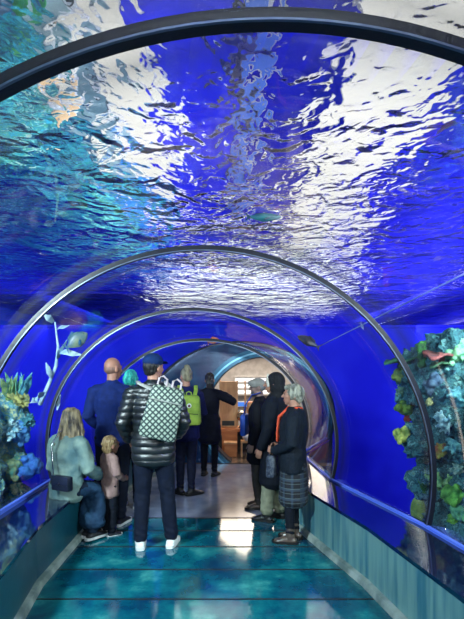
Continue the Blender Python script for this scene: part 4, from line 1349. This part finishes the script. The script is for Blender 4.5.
CORALS = [
    ('column_coral', 'tall green encrusted column standing on top of the right rock', 421, 362, 17, (64, 140, 66), (20, 66, 44), 'column'),
    ('plate_coral', 'flat green plate jutting out at the upper left corner of the rock', 396, 360, 26, (70, 136, 96), (30, 80, 66), 'plate'),
    ('plate_coral', 'reddish brown plate coral lying on top of the right rock', 441, 356, 30, (150, 84, 84), (80, 60, 62), 'plate'),
    ('plate_coral', 'dark green plate under the reddish plate on the rock top', 446, 364, 26, (60, 110, 80), (24, 60, 54), 'plate'),
    ('finger_coral', 'pale mint coral clump at the top right picture edge', 461, 354, 24, (150, 220, 170), (70, 150, 120), 'clump'),
    ('lettuce_coral', 'yellow green ruffled coral at the rock corner below the jutting plate', 391, 372, 18, (150, 176, 84), (70, 110, 60), 'clump'),
    ('finger_coral', 'pale grey green coral cluster on the left edge of the rock, third from its top', 395, 388, 18, (150, 196, 160), (80, 130, 116), 'branch'),
    ('cauliflower_coral', 'olive green bushy coral bulging halfway down the rock edge', 405, 405, 24, (124, 164, 72), (50, 96, 54), 'clump'),
    ('finger_coral', 'small bluish tuft tucked against the olive bushy coral', 396, 400, 13, (120, 190, 190), (60, 120, 140), 'branch'),
    ('branching_coral', 'pale blue branching coral right of the slim rib', 448, 422, 26, (170, 220, 230), (90, 150, 180), 'branch'),
    ('knob_coral', 'yellow green knobbly coral sticking out alone over the blue water', 402, 436, 17, (186, 200, 104), (110, 140, 70), 'clump'),
    ('red_sponge', 'small dark red sponge above the lone knobbly coral', 405, 422, 8, (150, 56, 44), (96, 34, 34), 'clump'),
    ('cauliflower_coral', 'green and rust ball coral beside the slim rib', 441, 450, 15, (160, 170, 70), (150, 84, 60), 'clump'),
    ('finger_coral', 'mint green finger coral clump low beside the slim rib', 440, 482, 27, (170, 224, 150), (84, 160, 110), 'branch'),
    ('cauliflower_coral', 'bright green cauliflower coral low on the rock', 453, 496, 22, (120, 206, 90), (60, 140, 66), 'clump'),
    ('leaf_coral', 'flat oval olive green leaf coral at the foot of the rock', 418, 509, 22, (124, 160, 80), (84, 120, 60), 'leaf'),
    ('knob_coral', 'tiny bright green ball coral just above the ledge edge', 453, 520, 11, (130, 200, 80), (70, 140, 60), 'clump'),
    ('cauliflower_coral', 'sea green mound between the bright cauliflower and the tiny ball', 460, 512, 20, (110, 190, 140), (60, 130, 110), 'clump'),
    ('branching_coral', 'large cyan crusty coral patch at the picture edge mid height', 459, 402, 34, (110, 190, 200), (50, 120, 150), 'branch'),
    ('branching_coral', 'cyan lacy coral below the pale blue branching coral', 459, 446, 30, (120, 196, 196), (56, 124, 150), 'branch'),
    ('finger_coral', 'grey white stubby coral low at the picture edge', 460, 470, 20, (180, 210, 196), (90, 140, 140), 'branch'),
    ('frond_weed', 'dark green frond weed on the rock left of the slim rib', 424, 492, 12, (70, 130, 60), (30, 80, 44), 'frond'),
    ('cauliflower_coral', 'teal mossy mound left of the slim rib high on the rock', 414, 376, 20, (70, 130, 130), (30, 80, 96), 'clump'),
    ('cauliflower_coral', 'slate blue mound right of the slim rib high on the rock', 438, 384, 24, (84, 120, 150), (40, 66, 100), 'clump'),
    ('knob_coral', 'small cream knob just left of the slim rib', 431, 402, 9, (190, 200, 140), (120, 130, 90), 'clump'),
    ('finger_coral', 'mint tuft hugging the left side of the slim rib foot', 427, 476, 14, (140, 200, 150), (70, 130, 100), 'branch'),
]
for nm, lab, x, y, s, c1, c2, kd in CORALS:
    coral(BR, nm, lab, x, y, s * 1.2, c1, c2, kd)
LEFT = [
    ('frond_weed', 'tall pale green frond in the left reef nearest the dark rib', 20, 388, 30, (110, 176, 140), (50, 120, 110), 'frond'),
    ('frond_weed', 'tall cyan frond rising highest from the left reef', 35, 386, 32, (120, 196, 200), (50, 130, 160), 'frond'),
    ('frond_weed', 'short olive frond at the left picture edge', 8, 398, 26, (130, 160, 90), (60, 110, 80), 'frond'),
    ('branching_coral', 'yellowish branching coral on the crest of the left reef', 28, 396, 28, (170, 170, 100), (90, 110, 80), 'branch'),
    ('branching_coral', 'pale white blue branching coral at the left picture edge', 6, 430, 30, (180, 220, 226), (80, 150, 180), 'branch'),
    ('boulder_coral', 'big rounded bright blue boulder coral low in the left reef', 33, 472, 34, (60, 130, 210), (36, 90, 180), 'clump'),
    ('boulder_coral', 'light blue mound coral above the bright blue boulder', 35, 438, 28, (96, 170, 220), (50, 110, 190), 'clump'),
    ('cauliflower_coral', 'olive and cream coral mound at the far left above the ledge', 8, 470, 32, (160, 176, 120), (60, 130, 120), 'clump'),
    ('branching_coral', 'pale cream twiggy coral above the blue ledge edge at far left', 15, 492, 24, (196, 206, 170), (90, 150, 140), 'branch'),
    ('frond_weed', 'narrow yellow green frond beside the bright blue boulder', 20, 480, 20, (140, 160, 90), (70, 120, 80), 'frond'),
    ('finger_coral', 'teal finger coral at the far end of the left reef behind the seated woman', 46, 420, 24, (70, 140, 150), (30, 90, 110), 'branch'),
]
for nm, lab, x, y, s, c1, c2, kd in LEFT:
    coral(BL, nm, lab, x, y, s, c1, c2, kd, Yf=5.0)

# kelp strand rising from the left reef
r = thing('kelp_strand', 'pale drooping kelp strand rising from the left reef to the curved glass', 'kelp', (0, 0, 0))
K = mat('pale_kelp', srgb(200, 226, 232), 0.6, col2=srgb(150, 190, 220), nscale=10)
pts = [at(40, 404, 5.3), at(48, 386, 5.25), at(56, 366, 5.2), at(58, 346, 5.2), at(55, 322, 5.2)]
mb = MB(); mb.loft(pts, [0.026, 0.022, 0.018, 0.014, 0.008], n=8); build('stem', mb, K, r)
for (x, y, dx, dy, w) in ((44, 394, -9, 6, 10), (58, 358, 6, -12, 7), (52, 378, -4, -10, 5), (57, 330, 8, -3, 6), (53, 322, -6, -5, 6), (58, 352, 16, 2, 7), (60, 395, -2, 10, 4)):
    a = at(x, y, 5.2); b = at(x + dx, y + dy, 5.12); c = a.lerp(b, 0.5) + Vector((0, -0.03, 0.015)); k = w / 460 * 5.2
    mb = MB(); mb.loft([a, c, b, b + (b - a) * 0.5], [(k * 0.3, 0.006), (k * 0.6, 0.008), (k * 0.45, 0.006), (0.006, 0.004)], ref=(0.6, 0.5, 0.6), n=10); build('blade', mb, K, r)


def fish(label, c, L, heading, tilt, roll, cols, deep=0.32):
    r = thing('fish', label, 'fish', c)
    r.rotation_euler = (Matrix.Rotation(heading, 4, 'Z') @ Matrix.Rotation(tilt, 4, 'Y') @ Matrix.Rotation(roll, 4, 'X')).to_euler()
    cm = mat('fish_scales', srgb(*cols[0]), 0.4, col2=srgb(*cols[1]), nscale=6 / L * 0.3)
    fm = mat('fish_fin', srgb(*cols[1]), 0.5)
    h = L * deep / 2
    mb = MB(); mb.loft([(L * 0.5, 0, 0), (L * 0.40, 0, 0.0), (L * 0.2, 0, 0.004), (0, 0, 0), (-L * 0.2, 0, 0), (-L * 0.34, 0, 0)],
                       [(L * .015, L * .02), (L * .05, h * .55), (L * .08, h * .95), (L * .08, h), (L * .05, h * .6), (L * .02, h * .28)], ref=(0, 1, 0), n=16)
    build('body', mb, cm, r)
    mb = MB(); mb.prism([(-L * .33, -.003, 0), (-L * .50, -.003, h * .85), (-L * .44, -.003, 0), (-L * .50, -.003, -h * .85)], (0, 0, 0), (0, .006, 0)); build('tail_fin', mb, fm, r, smooth=False)
    mb = MB(); mb.prism([(L * .2, -.003, h * .8), (L * .08, -.003, h * 1.35), (-L * .18, -.003, h * .95), (-L * .24, -.003, h * .45), (0, -.003, h * .7)], (0, 0, 0), (0, .006, 0)); build('dorsal_fin', mb, fm, r, smooth=False)
    for s in (-1, 1):
        mb = MB(); mb.loft([(L * .16, s * L * .07, -h * .2), (L * .06, s * L * .13, -h * .5), (L * .0, s * L * .15, -h * .7)], [(h * .12, .003), (h * .22, .003), (h * .1, .002)], ref=(0, 0, 1), n=8); build('pectoral_fin', mb, fm, r)
        mb = MB(); mb.ell((L * .38, s * L * .045, h * .18), L * .018, n=10); build('eye', mb, M['eye'], r)
    return r


fish('teal fish just under the rippling surface above the walkway', at(263, 217, 3.30), 0.26, 0.15, -0.05, 0.2, ((40, 120, 130), (14, 60, 90)), 0.26)
fish('dark fish gliding head up beside the curved glass on the right', at(309, 342, 5.35), 0.30, PI - 0.25, -0.5, 0.3, ((36, 44, 66), (16, 22, 44)), 0.36)
fish('plump fish with pale yellow belly at the left glass above the kelp', at(76, 341, 5.1), 0.30, 0.3, -0.65, 0.0, ((120, 138, 110), (16, 88, 130)), 0.55)
fish('small orange fish over the deepest arch rib', at(213, 341, 7.7), 0.22, 0.4, -0.3, 0.0, ((240, 150, 96), (226, 110, 60)), 0.5)  # an orange reflection given the shape of a fish
fish('tiny pale fish alone in the deep blue at upper right', at(362, 326, 5.0), 0.09, 0.6, 1.0, 0.0, ((190, 206, 240), (140, 160, 220)), 0.4)
a, b = at(316, 348, 6.3), at(474, 269, 3.1)
mb = MB(); mb.loft([a.lerp(b, i / 8) for i in range(9)], [0.006] * 9, n=8)
tag(build('rope', mb, mat('pale_rope', srgb(170, 190, 250), 0.6)), 'thin pale rope stretched diagonally through the blue water on the right', 'rope')


# ------------------------------------------------------------------ lights
def light(name, kind, loc, energy, color, size=0.3, size_y=None, target=None, spot=None, blend=0.6):
    L = bpy.data.lights.new(name, kind)
    L.energy = energy; L.color = color
    if kind == 'AREA':
        L.size = size
        if size_y:
            L.shape = 'RECTANGLE'; L.size_y = size_y
    else:
        L.shadow_soft_size = size
    if kind == 'SPOT':
        L.spot_size = spot; L.spot_blend = blend
    o = bpy.data.objects.new(name, L); COL.objects.link(o)
    o.location = loc
    if target is not None:
        o.rotation_euler = (Vector(target) - Vector(loc)).to_track_quat('-Z', 'Y').to_euler()
    return o

def strip_light(name, loc, energy, color, wid, length, out):
    L = bpy.data.lights.new(name, 'AREA'); L.shape = 'RECTANGLE'; L.size = wid; L.size_y = length
    L.energy = energy; L.color = color
    o = bpy.data.objects.new(name, L); COL.objects.link(o); o.location = loc
    # faces direction out (in the XZ plane), long side along Y
    d = Vector(out).normalized(); z = -d; y = Vector((0, 1, 0)); x = y.cross(z)
    o.rotation_euler = Matrix((x, y, z)).transposed().to_euler()
    return o

strip_light('tank_wash_right', (3.4, 5, 2.6), 165, (0.8, 0.85, 1.0), 0.5, 16, (1, 0, -0.45))
strip_light('tank_wash_left', (-3.4, 5, 2.6), 115, (0.55, 0.75, 1.0), 0.5, 16, (-1, 0, -0.45))
strip_light('ceiling_wash_right', (3.6, 5, 3.2), 330, (0.7, 0.65, 1.0), 0.4, 17, (-0.55, 0, 1))
strip_light('ceiling_wash_left', (-0.9, 5, 3.1), 200, (0.7, 0.75, 1.0), 0.3, 17, (0.35, 0, 1))
strip_light('cliff_wash', (-0.95, 2, 3.1), 155, (0.8, 1.0, 0.95), 0.3, 10, (-1, 0, 0.35))
strip_light('upper_wall_wash', (4.4, 5, 3.3), 120, (0.7, 0.65, 1.0), 0.3, 16, (1, 0, 0.2))
light('far_wall_wash', 'AREA', (0.2, 12.6, 3.4), 120, (0.7, 0.65, 1.0), 8, 0.3, target=(0.2, 14, 3.6))
light('tank_end_wash_right', 'AREA', (3.4, 5.6, 2.6), 48, (0.8, 0.85, 1.0), 1.6, 0.5, target=(2.9, 8.3, 0.6))
light('tank_end_wash_left', 'AREA', (-3.2, 5.6, 2.6), 32, (0.5, 0.7, 1.0), 1.6, 0.5, target=(-2.7, 8.3, 0.6))
light('room_lamp', 'AREA', (0.6, 10.6, 2.28), 260, (1.0, 0.84, 0.66), 3.2, target=(0.6, 10.4, 0))
light('tank_lamp_left', 'AREA', (-2.7, 1.6, 2.65), 150, (0.7, 0.95, 1.0), 0.6, target=(-0.6, 4.6, 0.6))  # added fill from the left, out of view, to light the people
light('tank_lamp_right', 'AREA', (2.9, 2.2, 2.65), 130, (0.75, 0.95, 1.0), 0.6, target=(0.2, 4.6, 0.6))  # matching added fill from the right, also out of view
light('tunnel_lamp_behind', 'AREA', (0.2, -2.2, 2.5), 120, (0.85, 0.97, 1.0), 0.5, target=(-0.1, 4.2, 0.6))  # added fill behind the viewer, no lamp known there
light('tank_lamp_reef', 'AREA', (1.9, 2.2, 2.62), 90, (0.9, 1.0, 0.9), 0.3, target=(2.3, 4.4, 1.0))  # unseen fill added to brighten the right reef
light('tank_lamp_reef_left', 'AREA', (-2.3, 1.8, 2.62), 170, (0.85, 1.0, 1.0), 0.3, target=(-2.7, 4.6, 0.8))  # unseen fill added to brighten the left reef

w = bpy.data.worlds.new('World'); SC.world = w; w.use_nodes = True
bg = w.node_tree.nodes['Background']
bg.inputs[0].default_value = (0.05, 0.08, 0.4, 1); bg.inputs[1].default_value = 0.3

cam = bpy.data.cameras.new('camera'); co = bpy.data.objects.new('camera', cam); COL.objects.link(co)
co.location = (0, 0, CAMZ); co.rotation_euler = (PI / 2, 0, 0)
cam.sensor_fit = 'HORIZONTAL'; cam.sensor_width = 36; cam.lens = F / 464 * 36
cam.shift_y = (HY - 309.5) / 464
cam.clip_start = 0.05
SC.camera = co
SC.view_settings.view_transform = 'Standard'
SC.view_settings.look = 'None'
SC.view_settings.exposure = 0.0
SC.view_settings.gamma = 1.0
SC.view_settings.use_curve_mapping = False
SC.cycles.transparent_max_bounces = 32
SC.cycles.max_bounces = 18
SC.cycles.transmission_bounces = 16
SC.cycles.glossy_bounces = 6
SC.cycles.diffuse_bounces = 3
SC.cycles.caustics_reflective = False
SC.cycles.caustics_refractive = False
SC.cycles.sample_clamp_indirect = 4
SC.cycles.use_denoising = True
